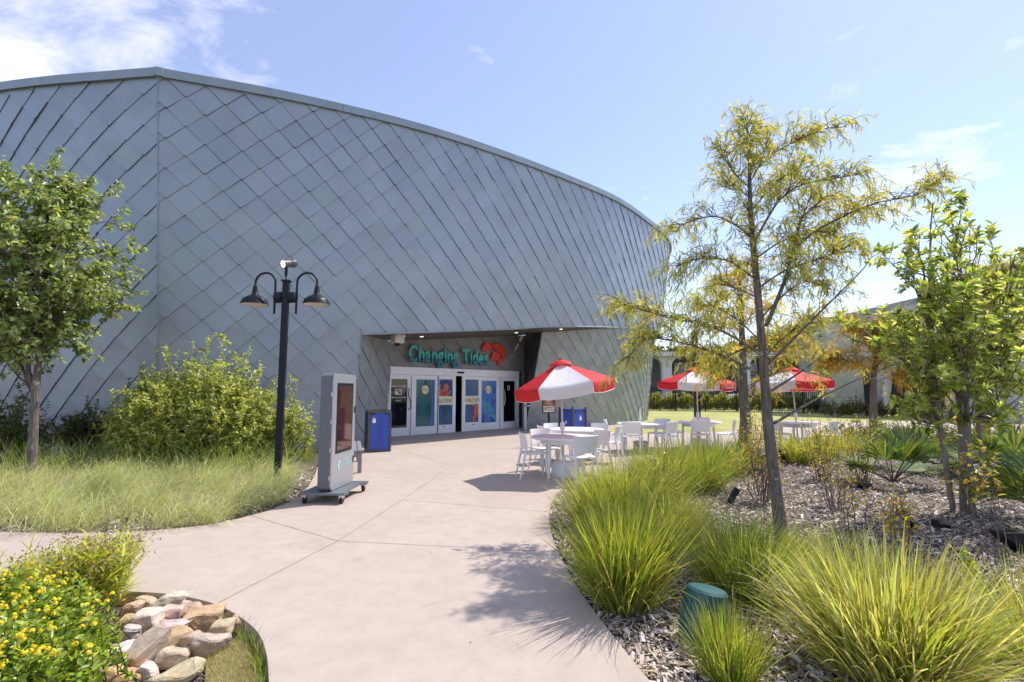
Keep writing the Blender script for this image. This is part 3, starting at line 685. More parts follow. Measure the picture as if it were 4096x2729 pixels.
sign.rotation_euler = (0, 0, TH_D)
adv = []; x = 0
for ch in 'Changing Tides':
    V, F = text_verts(ch, 1.0, align='LEFT'); w_ = (V[:, 0].max() if len(V) else .28); adv.append(x); x += w_+.075 if ch != ' ' else .30
sc_ = (sg1-sg0)/(x-.07)
for ch, ax in zip('Changing Tides', adv):
    if ch == ' ': continue
    V, F = text_verts(ch, sc_, extrude=.045, offset=.018, align='LEFT'); h_ = 1.42
    me = bpy.data.meshes.new('letter'); me.from_pydata([(v[0]+ax*sc_, -v[2]-.045, v[1]*h_) for v in V], [], F)
    link('letter', me, M_letter, sign)
emb = thing('fish_emblem', 'red cut-out fish emblem beside the teal lettering above the doors', 'emblem', dw(*cd(1880, 330), .02))
def fishpart(poly, name='fish_shape'):
    q = [cd(x, y, .12) for x, y in poly]; MB().prism(q, D0+nd*.06, ed, (0, 0, 1), nd, .06).build(name, M_redp, emb)
M_redp = mat('red_paint', (0.60, 0.045, 0.025), .45, var=.06, scale=4)
fishpart([(1710, 215), (1735, 175), (1752, 130), (1770, 122), (1800, 150), (1815, 152), (1838, 175), (1840, 205), (1868, 240), (1850, 245), (1832, 226), (1812, 240), (1780, 258), (1745, 250), (1715, 238)])
fishpart([(1845, 168), (1870, 148), (1920, 146), (1965, 165), (1995, 195), (2010, 225), (2028, 232), (2030, 275), (2030, 320), (2010, 370), (1975, 390), (1950, 392), (1945, 420), (1952, 440), (1940, 445), (1922, 425), (1918, 378), (1935, 352), (1968, 350), (1985, 330), (1980, 305), (1955, 280), (1930, 262), (1900, 235), (1875, 215), (1850, 195)])
fishpart([(1818, 345), (1845, 320), (1838, 285), (1865, 262), (1905, 260), (1935, 285), (1950, 300), (1952, 330), (1935, 345), (1920, 380), (1880, 382), (1845, 368)])
# camera under the soffit, at its left end
cpos = W(397.5, 342, 15.6)
sc = thing('security_camera', 'cream box camera fixed under the porch soffit', 'camera', cpos)
MB().bbox(cpos+[0, 0, .11], (.34, .3, .30), TH_D, bev=.03).build('housing', mat('cream_plastic', (.55, .52, .45), .5), sc)
MB().lathe([(.0, -.09), (.06, -.08), (.09, -.04), (.10, 0)], cpos+[0, 0, -.04], 14).build('dome', M_black, sc, smooth=True)
# push-button post right of the doors
bp_ = G(524.6, 430.2)
ap = thing('push_button_post', 'slim grey steel post with push plate beside the entrance', 'post', bp_)
mb = MB(); mb.box(bp_+[0, 0, .006], (.34, .22, .012), TH_D); mb.build('base_plate', M_dgrey, ap)
MB().box(bp_+[0, 0, .82], (.15, .10, 1.62), TH_D).build('column', mat('satin_post', (.33, .36, .40), .4, .5), ap)
MB().box(bp_+nd*.09+[.05, 0, 1.0], (.16, .12, .03), TH_D).build('push_plate', M_steel, ap)

# ================================================================== information kiosk on wheels
K1 = np.array([-2.60, 7.35, 0]); K2 = np.array([-2.55, 8.2, 0]); ek = unit(K2-K1); nk = np.array([ek[1], -ek[0], 0])  # nk = screen side
kio = thing('information_kiosk', 'tall silver rolling display kiosk with touch screen beside the path', 'kiosk', (K1+K2)/2-nk*.13)
M_silver = mat('silver_paint', (0.40, 0.41, 0.43), .33, .45, var=.06, scale=30); M_kside = mat('textured_grey_side', (0.155, 0.165, 0.18), .6, .1, bump=.5, bscale=260, var=.15, scale=200)
kc = (K1+K2)/2; kz0, kz1 = .165, 1.86; kw = .86; kang = math.atan2(ek[1], ek[0])
def rrect(w, h, r, n=5):
    P = []
    for cx, cy, a0 in ((w/2-r, h/2-r, 0), (-w/2+r, h/2-r, 90), (-w/2+r, -h/2+r, 180), (w/2-r, -h/2+r, 270)):
        for k in range(n+1): a = R(a0+90*k/n); P.append((cx+r*math.cos(a), cy+r*math.sin(a)))
    return P
Zu = np.array([0, 0, 1.0])
body = MB(); body.prism([(x, max(y, -.848)) for x, y in rrect(kw, kz1-kz0, .07)], kc+[0, 0, (kz0+kz1)/2]-nk*.20, ek, Zu, nk, .17); body.build('cabinet', M_kside, kio, smooth=True)
fd = MB(); fd.prism(rrect(kw, kz1-kz0, .07), kc+[0, 0, (kz0+kz1)/2]-nk*.024, ek, Zu, nk, .024); front = fd.build('front_door', M_silver, kio, smooth=True)
fd = MB(); fd.prism(rrect(.62, 1.04, .012, 2), kc+[0, 0, 1.20]+nk*.0, ek, Zu, nk, .006); scr = fd.build('screen_frame', M_black, front)
def screen_mat():
    m, N, L, b = newmat('glossy_screen'); b.inputs['Base Color'].default_value = (.012, .006, .006, 1); b.inputs['Roughness'].default_value = .04; b.inputs['Specular IOR Level'].default_value = .8
    return m
MB().prism(rrect(.55, .95, .006, 2), kc+[0, 0, 1.20]+nk*.006, ek, Zu, nk, .003).build('screen', mat('red_brown_screen', (.055, .014, .010), .04, spec=1.0), front)
for z in (.35, .75, 1.15, 1.55):
    MB().box(K1-nk*.027+ek*(-.004)+[0, 0, z], (.012, .02, .06), kang).build('hinge', M_steel, kio)
for z in (.52, 1.30):
    MB().box(K2-ek*.035+nk*.004+[0, 0, z], (.022, .012, .10), kang).build('latch', M_black, front)
M_logo = mat('pale_aqua_print', (.42, .66, .70), .5)
lg = MB(); q0 = kc+nk*.0035; put_text(lg, 'MISSISSIPPI', .062, q0+ek*.10+Zu*.535, ek, Zu, spacing=.9); put_text(lg, 'AQUARIUM', .075, q0+ek*.10+Zu*.468, ek, Zu, spacing=.95)
for p in ([(-.22, .50), (-.15, .61), (-.145, .54), (-.165, .50), (-.145, .46), (-.15, .40)], [(-.14, .585), (-.115, .55), (-.14, .52)]):
    lg.add([q0+ek*a+Zu*b for a, b in p], [tuple(range(len(p)))])
lg.build('logo', M_logo, front)
pl = MB(); pc_ = kc-nk*.13+ek*.0
notch = [(-.50, -.30), (.50, -.30), (.50, .36), (.38, .38), (.28, .30), (-.28, .30), (-.38, .38), (-.50, .36)]
pl.prism([(a, b) for a, b in notch], pc_+Zu*.125, ek, nk, Zu, .03); pl.build('base_plate', mat('painted_base', (.15, .165, .19), .45, .2, var=.1, scale=12), kio)
for a, b in ((-.44, -.24), (.44, -.24), (.44, .30), (-.44, .30)):
    c = pc_+ek*a+nk*b; mb = MB(); mb.lathe([(.0, -.018), (.048, -.018), (.055, -.01), (.055, .01), (.048, .018), (0, .018)], c+Zu*.055, 16, M=np.stack([nk, Zu, np.cross(nk, Zu)], 1)@np.array([[0, 0, 1], [1, 0, 0], [0, 1, 0]]))
    w_ = mb.build('caster', M_black, kio, smooth=True); MB().box(c+Zu*.10, (.075, .06, .05), kang).build('caster_fork', M_steel, w_)
# power lead from kiosk to the lamp post
LP = np.array([-4.06, 8.85, 0])

# ================================================================== lamp post with two gooseneck shades
lamp = thing('lamp_post', 'dark navy lamp post with two gooseneck shades and a spotlight', 'lamp post', LP)
lx = W(284, 300, 8.85); Lt = 3.56
c0 = LP.copy()
MB().bbox(c0+[0, 0, Lt/2], (.108, .108, Lt), .15, bev=.008).build('pole', M_black, lamp)
MB().box(c0+[0, 0, Lt+.01], (.15, .15, .025), .15).build('pole_cap', M_black, lamp)
for sgn in (-1, 1):
    zz = Lt-.29; X = np.array([1, .12*sgn*0, 0])*sgn
    M_ = np.array([[0, 0, sgn], [0, 1, 0], [1, 0, 0]], float)
    MB().lathe([(.0, .05), (.085, .05), (.10, .065), (.10, .18), (.085, .19), (0, .19)], c0+[0, 0, zz], 16, M=M_).build('bracket', M_black, lamp, smooth=True)
    P = [c0+X*.195+[0, 0, zz-.30], c0+X*.195+[0, 0, zz+.25]]
    for k in range(0, 13):
        a = math.pi-math.pi*k/12; P.append(c0+X*(.195+.18)+X*.18*math.cos(a)+[0, 0, zz+.27+.18*math.sin(a)])
    P.append(c0+X*.555+[0, 0, zz+.20]); P.append(c0+X*.555+[0, 0, zz+.20])
    arm = MB().tube(P, .019, 10).build('gooseneck_arm', M_black, lamp, smooth=True)
    ce = c0+X*.555+[0, 0, zz+.20]
    sh = MB().lathe([(.022, .03), (.035, 0), (.042, -.05), (.055, -.14), (.062, -.15), (.075, -.155), (.15, -.20), (.20, -.235), (.212, -.26), (.235, -.33), (.225, -.33), (.205, -.265), (.19, -.24), (.06, -.17)], ce, 26).build('lamp_shade', [M_black], lamp, smooth=True)
    MB().lathe([(.224, -.328), (.204, -.266), (.188, -.242), (.05, -.175)], ce+[0, 0, -.001], 26).build('shade_lining', mat('cream_enamel', (.75, .70, .58), .35), sh, smooth=True)
    MB().lathe([(.0, -.275), (.03, -.27), (.045, -.245), (.045, -.22), (.02, -.17)], ce, 14).build('bulb', mat('frosted_bulb', (.75, .65, .45), .25), sh, smooth=True)
mb = MB(); mb.tube([c0+[0, -.02, Lt], c0+[-.005, -.02, Lt+.12]], .012, 6); mb.tube([c0+[-.005, -.02, Lt+.10], c0+[0, -.03, Lt+.26]], .028, 8); mb.build('spot_stem', M_black, lamp)
sd = unit(np.array([-.55, -.75, -.25])); mb = MB(); P = [c0+[0.05, -.01, Lt+.33]-sd*k for k in (.12, .10, .03, .025, -.10, -.13)]
mb.tube(P, [.055, .075, .078, .068, .072, .08], 16); sp_ = mb.build('spotlight', mat('grey_spot_body', (.10, .10, .11), .45, .2), lamp, smooth=True)
mb = MB(); mb.tube([c0+[0.05, -.01, Lt+.33]+sd*.125, c0+[0.05, -.01, Lt+.33]+sd*.134], [.068, .06], 16); mb.build('lens', mat('lit_lens', (.9, .85, .75), .2, emit=(1, .93, .78), estr=2.5), sp_)
cab = MB(); P = catmull([c0+[.07, -.06, .62], c0+[.02, -.09, .25], c0+[.25, -.22, .03], c0+[.65, -.6, .015], pc_+ek*-.4-nk*.25+Zu*.09], 30)
tag(cab.tube(P, .011, 6).build('power_cable', M_black), 'black power cable running from lamp post to the kiosk', 'cable')

# ================================================================== bench behind the kiosk
bA, bB = np.array([-2.92, 9.95, 0]), np.array([-3.50, 11.75, 0]); eb = unit(bB-bA); nb_ = np.array([-eb[1], eb[0], 0])
bench = thing('slatted_bench', 'grey slatted backless bench half hidden behind the kiosk', 'bench', (bA+bB)/2+nb_*.22)
M_bench = mat('grey_recycled_timber', (.22, .225, .24), .6, var=.2, scale=14)
ba = math.atan2(eb[1], eb[0]); Lb = np.linalg.norm(bB-bA)
for k in range(5): MB().bbox((bA+bB)/2+nb_*(.05+.10*k)+[0, 0, .435], (Lb, .088, .035), ba, bev=.006, seg=1).build('slat', M_bench, bench)
for t_ in (.06, .94):
    c = bA+(bB-bA)*t_; MB().box(c+nb_*.25+[0, 0, .36], (.07, .46, .11), ba).build('cross_rail', M_bench, bench)
    for q in (.05, .45): MB().box(c+nb_*q+[0, 0, .205], (.09, .075, .41), ba).build('leg', M_bench, bench)
for q in (.05, .45): MB().box((bA+bB)/2+nb_*q+[0, 0, .365], (Lb*.86, .04, .09), ba).build('side_rail', M_bench, bench)

# ================================================================== litter bins
def bottle_icon(mb, o, ex, ey, s, mi=0):
    p = [(-.30, -.55), (.30, -.55), (.36, -.45), (.36, .15), (.15, .35), (.13, .55), (-.13, .55), (-.15, .35), (-.36, .15), (-.36, -.45)]
    mb.add([np.asarray(o)+np.asarray(ex)*a*s+np.asarray(ey)*b*s for a, b in p], [tuple(range(len(p)))], mi)
M_wlab = mat('white_label', (.78, .8, .82), .5)
def bin1():
    a = np.array([-3.76, 13.3, 0]); ex = unit(np.array([.50, .22, 0])); ey = np.array([-ex[1], ex[0], 0]); an = math.atan2(ex[1], ex[0]); w, d, h = .56, .62, 1.02
    c = a+ex*w/2+ey*d/2
    t = thing('recycling_bin', 'blue litter bin with grey arched top beside the entrance', 'bin', c)
    prof = [(-w/2-.03, 0)]+[(w/2+.03, 0)]+[((w/2+.03)*math.cos(x), .12*math.sin(x)) for x in np.linspace(0.0, math.pi, 14)[1:-1]]
    MB().prism(prof, c+ey*(-d/2-.035)+Zu*h, ex, Zu, ey, d+.07).build('arched_lid', M_dgrey, t, smooth=True)
    MB().box(c+Zu*.04, (w+.02, d+.02, .05), an).build('plinth', M_dgrey, t)
    for sx_ in (-1, 1):
        for sy in (-1, 1): MB().box(c+ex*sx_*(w/2-.005)+ey*sy*(d/2-.005)+Zu*h/2, (.055, .055, h-.004), an).build('corner_post', M_dgrey, t)
    pan = MB(); top = [((w/2-.03)*math.cos(x), h-.08+.075*math.sin(x)) for x in np.linspace(0, math.pi, 11)]
    pan.prism([(-w/2+.03, .07), (w/2-.03, .07)]+top, c-ey*(d/2-.0), ex, Zu, ey, .02); fp = pan.build('front_panel', M_blue, t)
    for k in range(-2, 3): MB().box(c+ex*(k*.045)-ey*(d/2+.002)+Zu*.5, (.006, .006, .80), an).build('groove', mat('panel_groove', (.02, .05, .28), .6) if k == -2 else bpy.data.materials['panel_groove'], fp)
    for s_ in (-1, 1): MB().box(c+ex*s_*(w/2-.01)+Zu*.53, (.016, d-.05, .92), an).build('side_panel', M_dgrey if s_ > 0 else mat('side_panel_navy', (.03, .035, .07), .5), t)
    MB().box(c+ey*(d/2-.012)+Zu*.53, (w-.05, .016, .92), an).build('back_panel', M_dgrey, t)
    lb = MB(); bottle_icon(lb, c-ey*(d/2+.004)+ex*-.15+Zu*.83, ex, Zu, .13); lb.build('label', M_wlab, fp)
bin1()
def bin2():
    c = G(574, 441.5)+np.array([0, .3, 0]); an = R(38); ex = np.array([math.cos(an), math.sin(an), 0]); ey = np.array([-ex[1], ex[0], 0]); w, h = .60, 1.04
    t = thing('recycling_bin', 'blue square bin set cornerwise behind the tables', 'bin', c)
    for sx_ in (-1, 1):
        for sy in (-1, 1): MB().box(c+ex*sx_*w/2+ey*sy*w/2+Zu*(h/2+.02), (.05, .05, h+.04), an).build('corner_post', M_dgrey, t)
    MB().box(c+Zu*(h-.03), (w+.02, w+.02, .04), an).build('rim', M_blue, t); MB().box(c+Zu*.05, (w, w, .06), an).build('plinth', M_dgrey, t)
    for o, e in ((-ey, ex), (-ex, -ey), (ey, -ex), (ex, ey)):
        top = [((w/2-.04)*math.cos(x), h-.20+.11*math.sin(x)) for x in np.linspace(0, math.pi, 11)]
        MB().prism(rrect(w-.05, h-.09, .01, 1), c+o*(w/2-.03)+Zu*(h/2), e, Zu, o, .02).build('panel_back', M_dgrey, t)
        p_ = MB().prism([(-w/2+.04, .09), (w/2-.04, .09)]+top, c+o*(w/2-.01), e, Zu, o, .012).build('panel', M_blue, t)
        lb = MB(); q = c+o*(w/2+.004)
        if o is not ex and np.allclose(o, -ex):
            put_text(lb, 'MISSISSIPPI', .075, q+Zu*.42, e, Zu); put_text(lb, 'AQUARIUM', .09, q+Zu*.33, e, Zu); lb.add([q+e*a+Zu*b for a, b in ((-.05, .58), (.03, .68), (.03, .54))], [(0, 1, 2)])
        else: bottle_icon(lb, q+e*.06+Zu*.74, e, Zu, .15)
        lb.build('label', M_wlab, p_)
bin2()
# poster stand by the bin
ps = G(549, 446); pst = thing('poster_stand', 'black stand holding a brown menu poster behind the first umbrella', 'sign', ps)
pe_ = unit(np.array([.97, .25, 0])); pn_ = np.array([pe_[1], -pe_[0], 0]); pan_ = math.atan2(pe_[1], pe_[0])
MB().lathe([(0, 0), (.2, 0), (.2, .012), (.03, .03), (.03, .95), (0, .95)], ps, 16).build('pedestal', M_black, pst, smooth=True)
MB().box(ps+Zu*1.28, (.40, .035, .66), pan_).build('frame', M_black, pst)
pb_ = MB().prism(rrect(.35, .60, .004, 1), ps+Zu*1.28+pn_*.0185, pe_, Zu, pn_, .003).build('poster', mat('brown_poster', (.26, .09, .03), .5, var=.25, scale=6), pst)
MB().prism([(-.175, -.30), (.175, -.30), (.175, -.12), (.06, -.10), (-.06, -.13), (-.175, -.11)], ps+Zu*1.28+pn_*.0218, pe_, Zu, pn_, .001).build('wave_print', mat('poster_cream', (.62, .56, .46), .6), pb_)
wl_ = MB()
for k in range(4):
    P = [(x, -.15-.035*k+.015*math.sin(14*x+k)) for x in np.linspace(-.17, .17, 12)]; V = []
    for a, b in P: V += [ps+Zu*(1.28+b)+pn_*.0232+pe_*a, ps+Zu*(1.28+b+.012)+pn_*.0232+pe_*a]
    wl_.add(V, [(2*i, 2*i+2, 2*i+3, 2*i+1) for i in range(11)])
wl_.build('wave_lines', mat('poster_brown_ink', (.12, .04, .02), .6), pb_)
tx = MB()
for zz, wd_ in ((.2, .2), (.17, .16), (.10, .1), (.04, .18), (-.0, .14), (-.06, .2)):
    tx.add([ps+Zu*(1.28+zz+b)+pn_*.0222+pe_*a for a, b in ((-wd_/2, 0), (wd_/2, 0), (wd_/2, .012), (-wd_/2, .012))], [(0, 1, 2, 3)])
tx.build('print_lines', M_wlab, pb_)

# ================================================================== tables, chairs, umbrellas
def make_table():
    t = thing('round_table', '-', 'table')
    MB().lathe([(0, .70), (.56, .70), (.605, .705), (.62, .72), (.62, .735), (.608, .745), (0, .745)], (0, 0, 0), 40).build('table_top', M_white, t, smooth=True)
    MB().lathe([(.42, .698), (.42, .62), (.44, .62), (.44, .698)], (0, 0, 0), 32).build('apron', M_white, t, smooth=True)
    for k in range(4):
        a = R(45+90*k); d = np.array([math.cos(a), math.sin(a), 0])
        MB().tube([d*.40+Zu*.69, d*.42+Zu*.35, d*.45+Zu*.0], [.035, .03, .022], 8).build('leg', M_white, t, smooth=True)
    return t
def make_chair():
    t = thing('plastic_chair', '-', 'chair')          # faces +Y (seat front)
    P = rrect(.46, .44, .07, 4); mb = MB(); n = len(P)
    V = [(x*1.0, y, .435) for x, y in P]+[(x*1.02, y*1.02, .45) for x, y in P]+[(x*.98, y*.98, .462) for x, y in P]+[(x*.6, y*.6, .452) for x, y in P]
    F = [tuple(range(n-1, -1, -1))]+[(r*n+i, r*n+(i+1) % n, (r+1)*n+(i+1) % n, (r+1)*n+i) for r in range(3) for i in range(n)]+[tuple(3*n+i for i in range(n))]
    mb.add(V, F).build('seat', M_white, t, smooth=True)
    mb = MB(); V = []; m = 13; R_ = .36
    rows = [(.53, .0), (.60, .005), (.70, .02), (.79, .04), (.82, .047)]
    for th_, inn in ((0, 0), (.016, 1)):
        for z, back in rows:
            for k in range(m):
                a = (k/(m-1)-.5)*2*R(40); w_ = .235+(.01 if z > .6 else 0)
                x = w_*math.sin(a)/math.sin(R(40)); y = -.235-back+(1-math.cos(a))*.26+th_
                V.append((x*(1-.03*inn), y, z+(.006 if inn else 0)))
    nr = len(rows); q = nr*m; F = []
    for r in range(nr-1):
        for k in range(m-1):
            a = r*m+k; F += [(a, a+1, a+m+1, a+m), (q+a, q+a+m, q+a+m+1, q+a+1)]
    for k in range(m-1): F += [(k, q+k, q+k+1, k+1), ((nr-1)*m+k, (nr-1)*m+k+1, q+(nr-1)*m+k+1, q+(nr-1)*m+k)]
    for r in range(nr-1): F += [(r*m, r*m+m, q+r*m+m, q+r*m), (r*m+m-1, q+r*m+m-1, q+r*m+2*m-1, r*m+2*m-1)]
    mb.add(V, F).build('backrest', M_white, t, smooth=True)
    for s in (-1, 1):
        MB().tube([(s*.205, .19, .45), (s*.21, .205, .22), (s*.222, .235, 0)], [.022, .019, .014], 8).build('leg', M_white, t, smooth=True)
        MB().tube([(s*.218, -.175, .60), (s*.215, -.20, .45), (s*.22, -.25, .2), (s*.23, -.30, 0)], [.013, .023, .019, .014], 8).build('leg', M_white, t, smooth=True)
    return t
TAB = {'near': G(564, 476.0), 'second': G(577, 462.0), 'middle': G(641, 451.0), 'far': G(699, 448.5), 'right': G(799, 449.5)}
tl = {'near': 'white round table under the nearest red and white umbrella', 'second': 'white round table without umbrella behind the nearest umbrella table', 'middle': 'white round table with a bare pole stub, at the lawn edge',
      'far': 'white round table under the umbrella in front of the dark post', 'right': 'white round table partly hidden behind the cypress trunk'}
tb = make_table(); used = False
for k, p in TAB.items():
    if not used: tb.location = tuple(p); tb['label'] = tl[k]; tb['group'] = 'white cafe tables'; used = True; tb_near = tb
    else: dup(tb, tuple(p), rng.uniform(0, 1.5), tl[k], 'white cafe tables')
CH = [('near', -.58, -.10, -70, 'white chair left of the nearest table, side on'), ('near', .22, -.66, 8, 'white chair with its back to the camera at the nearest table'),
      ('near', -.30, .62, 190, 'white chair behind the nearest table on its left'), ('near', .62, .26, 110, 'white chair right of the nearest table, behind the tall grass'),
      ('second', -.40, .55, 200, 'white chair in front of the poster stand, behind two tables'), ('second', -.62, -.15, -80, 'white chair squeezed left of the second table'), ('second', .50, .52, 140, 'white chair behind the second table on its right'), ('second', .72, -.12, 85, 'white chair seen side on at right of the second table'),
      ('middle', -.70, .05, -85, 'white chair left of the bare pole table'), ('middle', -.36, -.62, 20, 'white chair back towards camera, left one of two at the bare pole table'), ('middle', .50, -.60, -25, 'white chair back towards camera, right one of two at the bare pole table'), ('middle', .60, .38, 120, 'white chair in shade behind the bare pole table on its right'),
      ('far', -.66, .14, -100, 'white chair left of the table in front of the dark post'), ('far', .30, .66, 170, 'white chair behind the table in front of the dark post'), ('far', -.20, -.66, 5, 'white chair half hidden by grass before the dark post table, left one'), ('far', .56, -.50, -35, 'white chair half hidden by grass before the dark post table, right one'),
      ('right', -.62, -.20, -80, 'white chair left of the cypress trunk at the right hand table'), ('right', .40, -.6, 20, 'white chair right of the cypress trunk behind thin shrubs')]
chair = make_chair(); first = True
for tn, dx, dy, rot, lab in CH:
    p = TAB[tn]+np.array([dx, dy, 0])
    # rot: heading so that the seat front (+Y) points at the table, plus a little spread
    hz = math.atan2(-dy, -dx)-math.pi/2+rng.normal(0, .12)
    if first: chair.location = tuple(p); chair.rotation_euler = (0, 0, hz); chair['label'] = lab; chair['group'] = 'white cafe chairs'; first = False
    else: dup(chair, tuple(p), hz, lab, 'white cafe chairs')
def fabric(name, col, trans=.25):
    m, N, L, b = newmat(name); b.inputs['Base Color'].default_value = (*col, 1); b.inputs['Roughness'].default_value = .7
    tc = N.new('ShaderNodeTexCoord'); n = N.new('ShaderNodeTexNoise'); n.inputs['Scale'].default_value = 5; n.inputs['Detail'].default_value = 4; n.inputs['Distortion'].default_value = 1.5
    L.new(tc.outputs['Object'], n.inputs['Vector']); bp = N.new('ShaderNodeBump'); bp.inputs['Strength'].default_value = .5; bp.inputs['Distance'].default_value = .03
    L.new(n.outputs['Fac'], bp.inputs['Height']); L.new(bp.outputs[0], b.inputs['Normal'])
    t = N.new('ShaderNodeBsdfTranslucent'); t.inputs['Color'].default_value = (*col, 1); s = N.new('ShaderNodeMixShader'); s.inputs[0].default_value = trans
    L.new(b.outputs[0], s.inputs[1]); L.new(t.outputs[0], s.inputs[2]); L.new(s.outputs[0], N['Material Output'].inputs[0]); return m
M_cr, M_cw = fabric('red_canopy_cloth', (.70, .022, .028), .28), fabric('white_canopy_cloth', (.78, .76, .78), .22)
def umbrella(base, apex_z, rim_z, rad, tilt, tdir, rot, label, pole_top, letters=(2,)):
    """built with its pole foot at base; canopy tilted about the apex"""
    base = np.asarray(base, float); t = thing('patio_umbrella', label, 'umbrella', base, 'red and white patio umbrellas')
    top = base+np.asarray(pole_top); tilt_ax = Vector((math.cos(tdir), math.sin(tdir), 0)); Mr = np.array(Matrix.Rotation(tilt, 3, tilt_ax))
    MB().tube([base+Zu*.05, top], .019, 10).build('pole', mat('cream_pole', (.62, .58, .50), .4, .2) if 'cream_pole' not in bpy.data.materials else bpy.data.materials['cream_pole'], t, smooth=True)
    MB().lathe([(0, 0), (.24, 0), (.25, .03), (.22, .22), (.18, .27), (.03, .28), (.03, .34)], base, 22).build('weight_base', M_white, t, smooth=True)
    g_ = base+(top-base)*(.93/ top[2]); MB().bbox(g_, (.09, .07, .17), .3, bev=.03).build('crank_housing', M_white, t, smooth=True)
    H = apex_z-rim_z; n = 6
    def loc(p): return top+Mr@np.asarray(p)
    def cz(r): return -H*(r/rad)**1.12
    def edge(a, r):
        return np.array([r*math.cos(a), r*math.sin(a), cz(r)])
    for k in range(n):
        a0 = rot+2*math.pi*k/n; a1 = a0+2*math.pi/n; V = []; nr, na = 9, 9
        for i in range(nr+3):
            for j in range(na):
                f = j/(na-1); r = rad*(.06+.94*min(i, nr-1)/(nr-1))
                p = edge(a0, r)*(1-f)+edge(a1, r)*f
                sag = 4*f*(1-f)*(r/rad)
                p[2] -= .035*sag; p[:2] *= 1-.02*sag
                if i >= nr:
                    dr = (i-nr+1)/3; p[2] -= .19*dr; fl = .012*math.sin(f*9+k)*dr; p[:2] *= 1-.02*dr+fl
                V.append(loc(p))
        F = [(i*na+j, i*na+j+1, (i+1)*na+j+1, (i+1)*na+j) for i in range(nr+2) for j in range(na-1)]
        pm = M_cr if k % 2 == 0 else M_cw
        po = MB().add(V, F).build('canopy_panel', pm, t, smooth=False); po.data.polygons.foreach_set('use_smooth', np.ones(len(po.data.polygons), bool))
        # rib under the seam and white piping on it
        MB().tube([loc(edge(a0, .05)-np.array([0, 0, .03])), loc(edge(a0, rad*.5)-np.array([0, 0, .03])), loc(edge(a0, rad*.99)-np.array([0, 0, .02]))], .008, 5).build('rib', M_steel, t)
        MB().tube([loc(edge(a0, rad*.45)-np.array([0, 0, .04])), loc(np.array([0, 0, -H*.95]))], .006, 5).build('strut', M_steel, t)
        nV = [V[(nr+2)*na+j] for j in range(na)]; MB().tube(nV, .005, 4).build('piping', M_white, po)
        if letters:
            if k in letters:
                c = loc((edge(a0, rad)+edge(a1, rad))/2-np.array([0, 0, .145])); ex = unit(loc(edge(a1, rad))-loc(edge(a0, rad))); am = (a0+a1)/2
                en = Mr@np.array([math.cos(am), math.sin(am), 0]); ey = unit(np.cross(en, ex))
                put_text(lt := MB(), 'Coca-Cola', .15, c+en*.035, ex, ey, shear=.35, spacing=.85).build('lettering', M_white, po)
    V = []; 
    for r, z in ((.0, .06), (.10, .045), (.19, .0), (.23, -.04)):
        for j in range(18):
            a = 2*math.pi*j/18; V.append(loc(np.array([r*math.cos(a), r*math.sin(a), z+.012*math.sin(3*a)*(r > .15)])))
    MB().add(V, [(i*18+j, i*18+(j+1) % 18, (i+1)*18+(j+1) % 18, (i+1)*18+j) for i in range(3) for j in range(18)]).build('vent_cap', M_cr, t, smooth=True)
    MB().lathe([(0, .0), (.02, .0), (.026, .03), (.018, .055), (0, .06)], top+Zu*.04, 10).build('finial', M_cr, t, smooth=True)
umbrella(TAB['near'], 2.13, 1.70, .97, R(-8), R(95), R(-64), 'nearest red and white umbrella, tilted to the left', (-.05, -.02, 2.14))
umbrella(TAB['far'], 2.22, 1.84, 1.05, R(2), R(30), R(163), 'red and white umbrella in front of the dark post', (0, 0, 2.22))
umbrella(TAB['right'], 2.20, 1.82, 1.08, R(3), R(200), R(245), 'red and white umbrella half hidden by the cypress trunk', (-.10, 0, 2.2))
pp = TAB['middle']; st = thing('umbrella_stand', 'bare white umbrella pole stub with weight under a table', 'stand', pp)
MB().tube([pp+Zu*.25, pp+Zu*1.12], .018, 8).build('pole', M_white, st, smooth=True); MB().lathe([(0, 0), (.2, 0), (.21, .03), (.19, .26), (.05, .28)], pp, 20).build('weight_base', mat('grey_weight', (.45, .45, .42), .6), st, smooth=True)

# ================================================================== dark post, fence, far pavilion, second building
dp = G(697.5, 420.5); post = thing('dark_post', 'thick square black post on the lawn behind the far umbrella', 'post', dp)
MB().bbox(dp+Zu*2.4, (.27, .27, 4.8), .1, bev=.012).build('column', M_black, post); MB().box(dp+Zu*.012, (.42, .42, .024), .1).build('base_plate', M_black, post); MB().box(dp+Zu*4.82, (.31, .31, .03), .1).build('cap', M_black, post)
fa, fb = G(640, 410.3), G(832, 413.2)
fa = fa+(fa-fb)*.12; fb = fb+(fb-fa)*.03
fence = thing('steel_fence', 'black steel picket fence across the far side of the lawn', 'fence', (fa+fb)/2); ef = unit(fb-fa); Lf = np.linalg.norm(fb-fa); af = math.atan2(ef[1], ef[0])
npn = int(round(Lf/2.4)); pw = Lf/npn
for i in range(npn+1): MB().box(fa+ef*pw*i+Zu*1.0, (.11, .11, 2.1), af).build('post', M_black, fence)
for i in range(npn):
    for z in (.15, 1.62, 1.80): MB().box(fa+ef*pw*(i+.5)+Zu*z, (pw-.12, .04, .045), af).build('rail', M_black, fence)
    pk = MB()
    for k in range(1, 18): pk.box(fa+ef*(pw*i+pw*k/18)+Zu*1.0, (.034, .034, 1.94), af)
    pk.build('picket_panel', M_black, fence, kind='stuff')
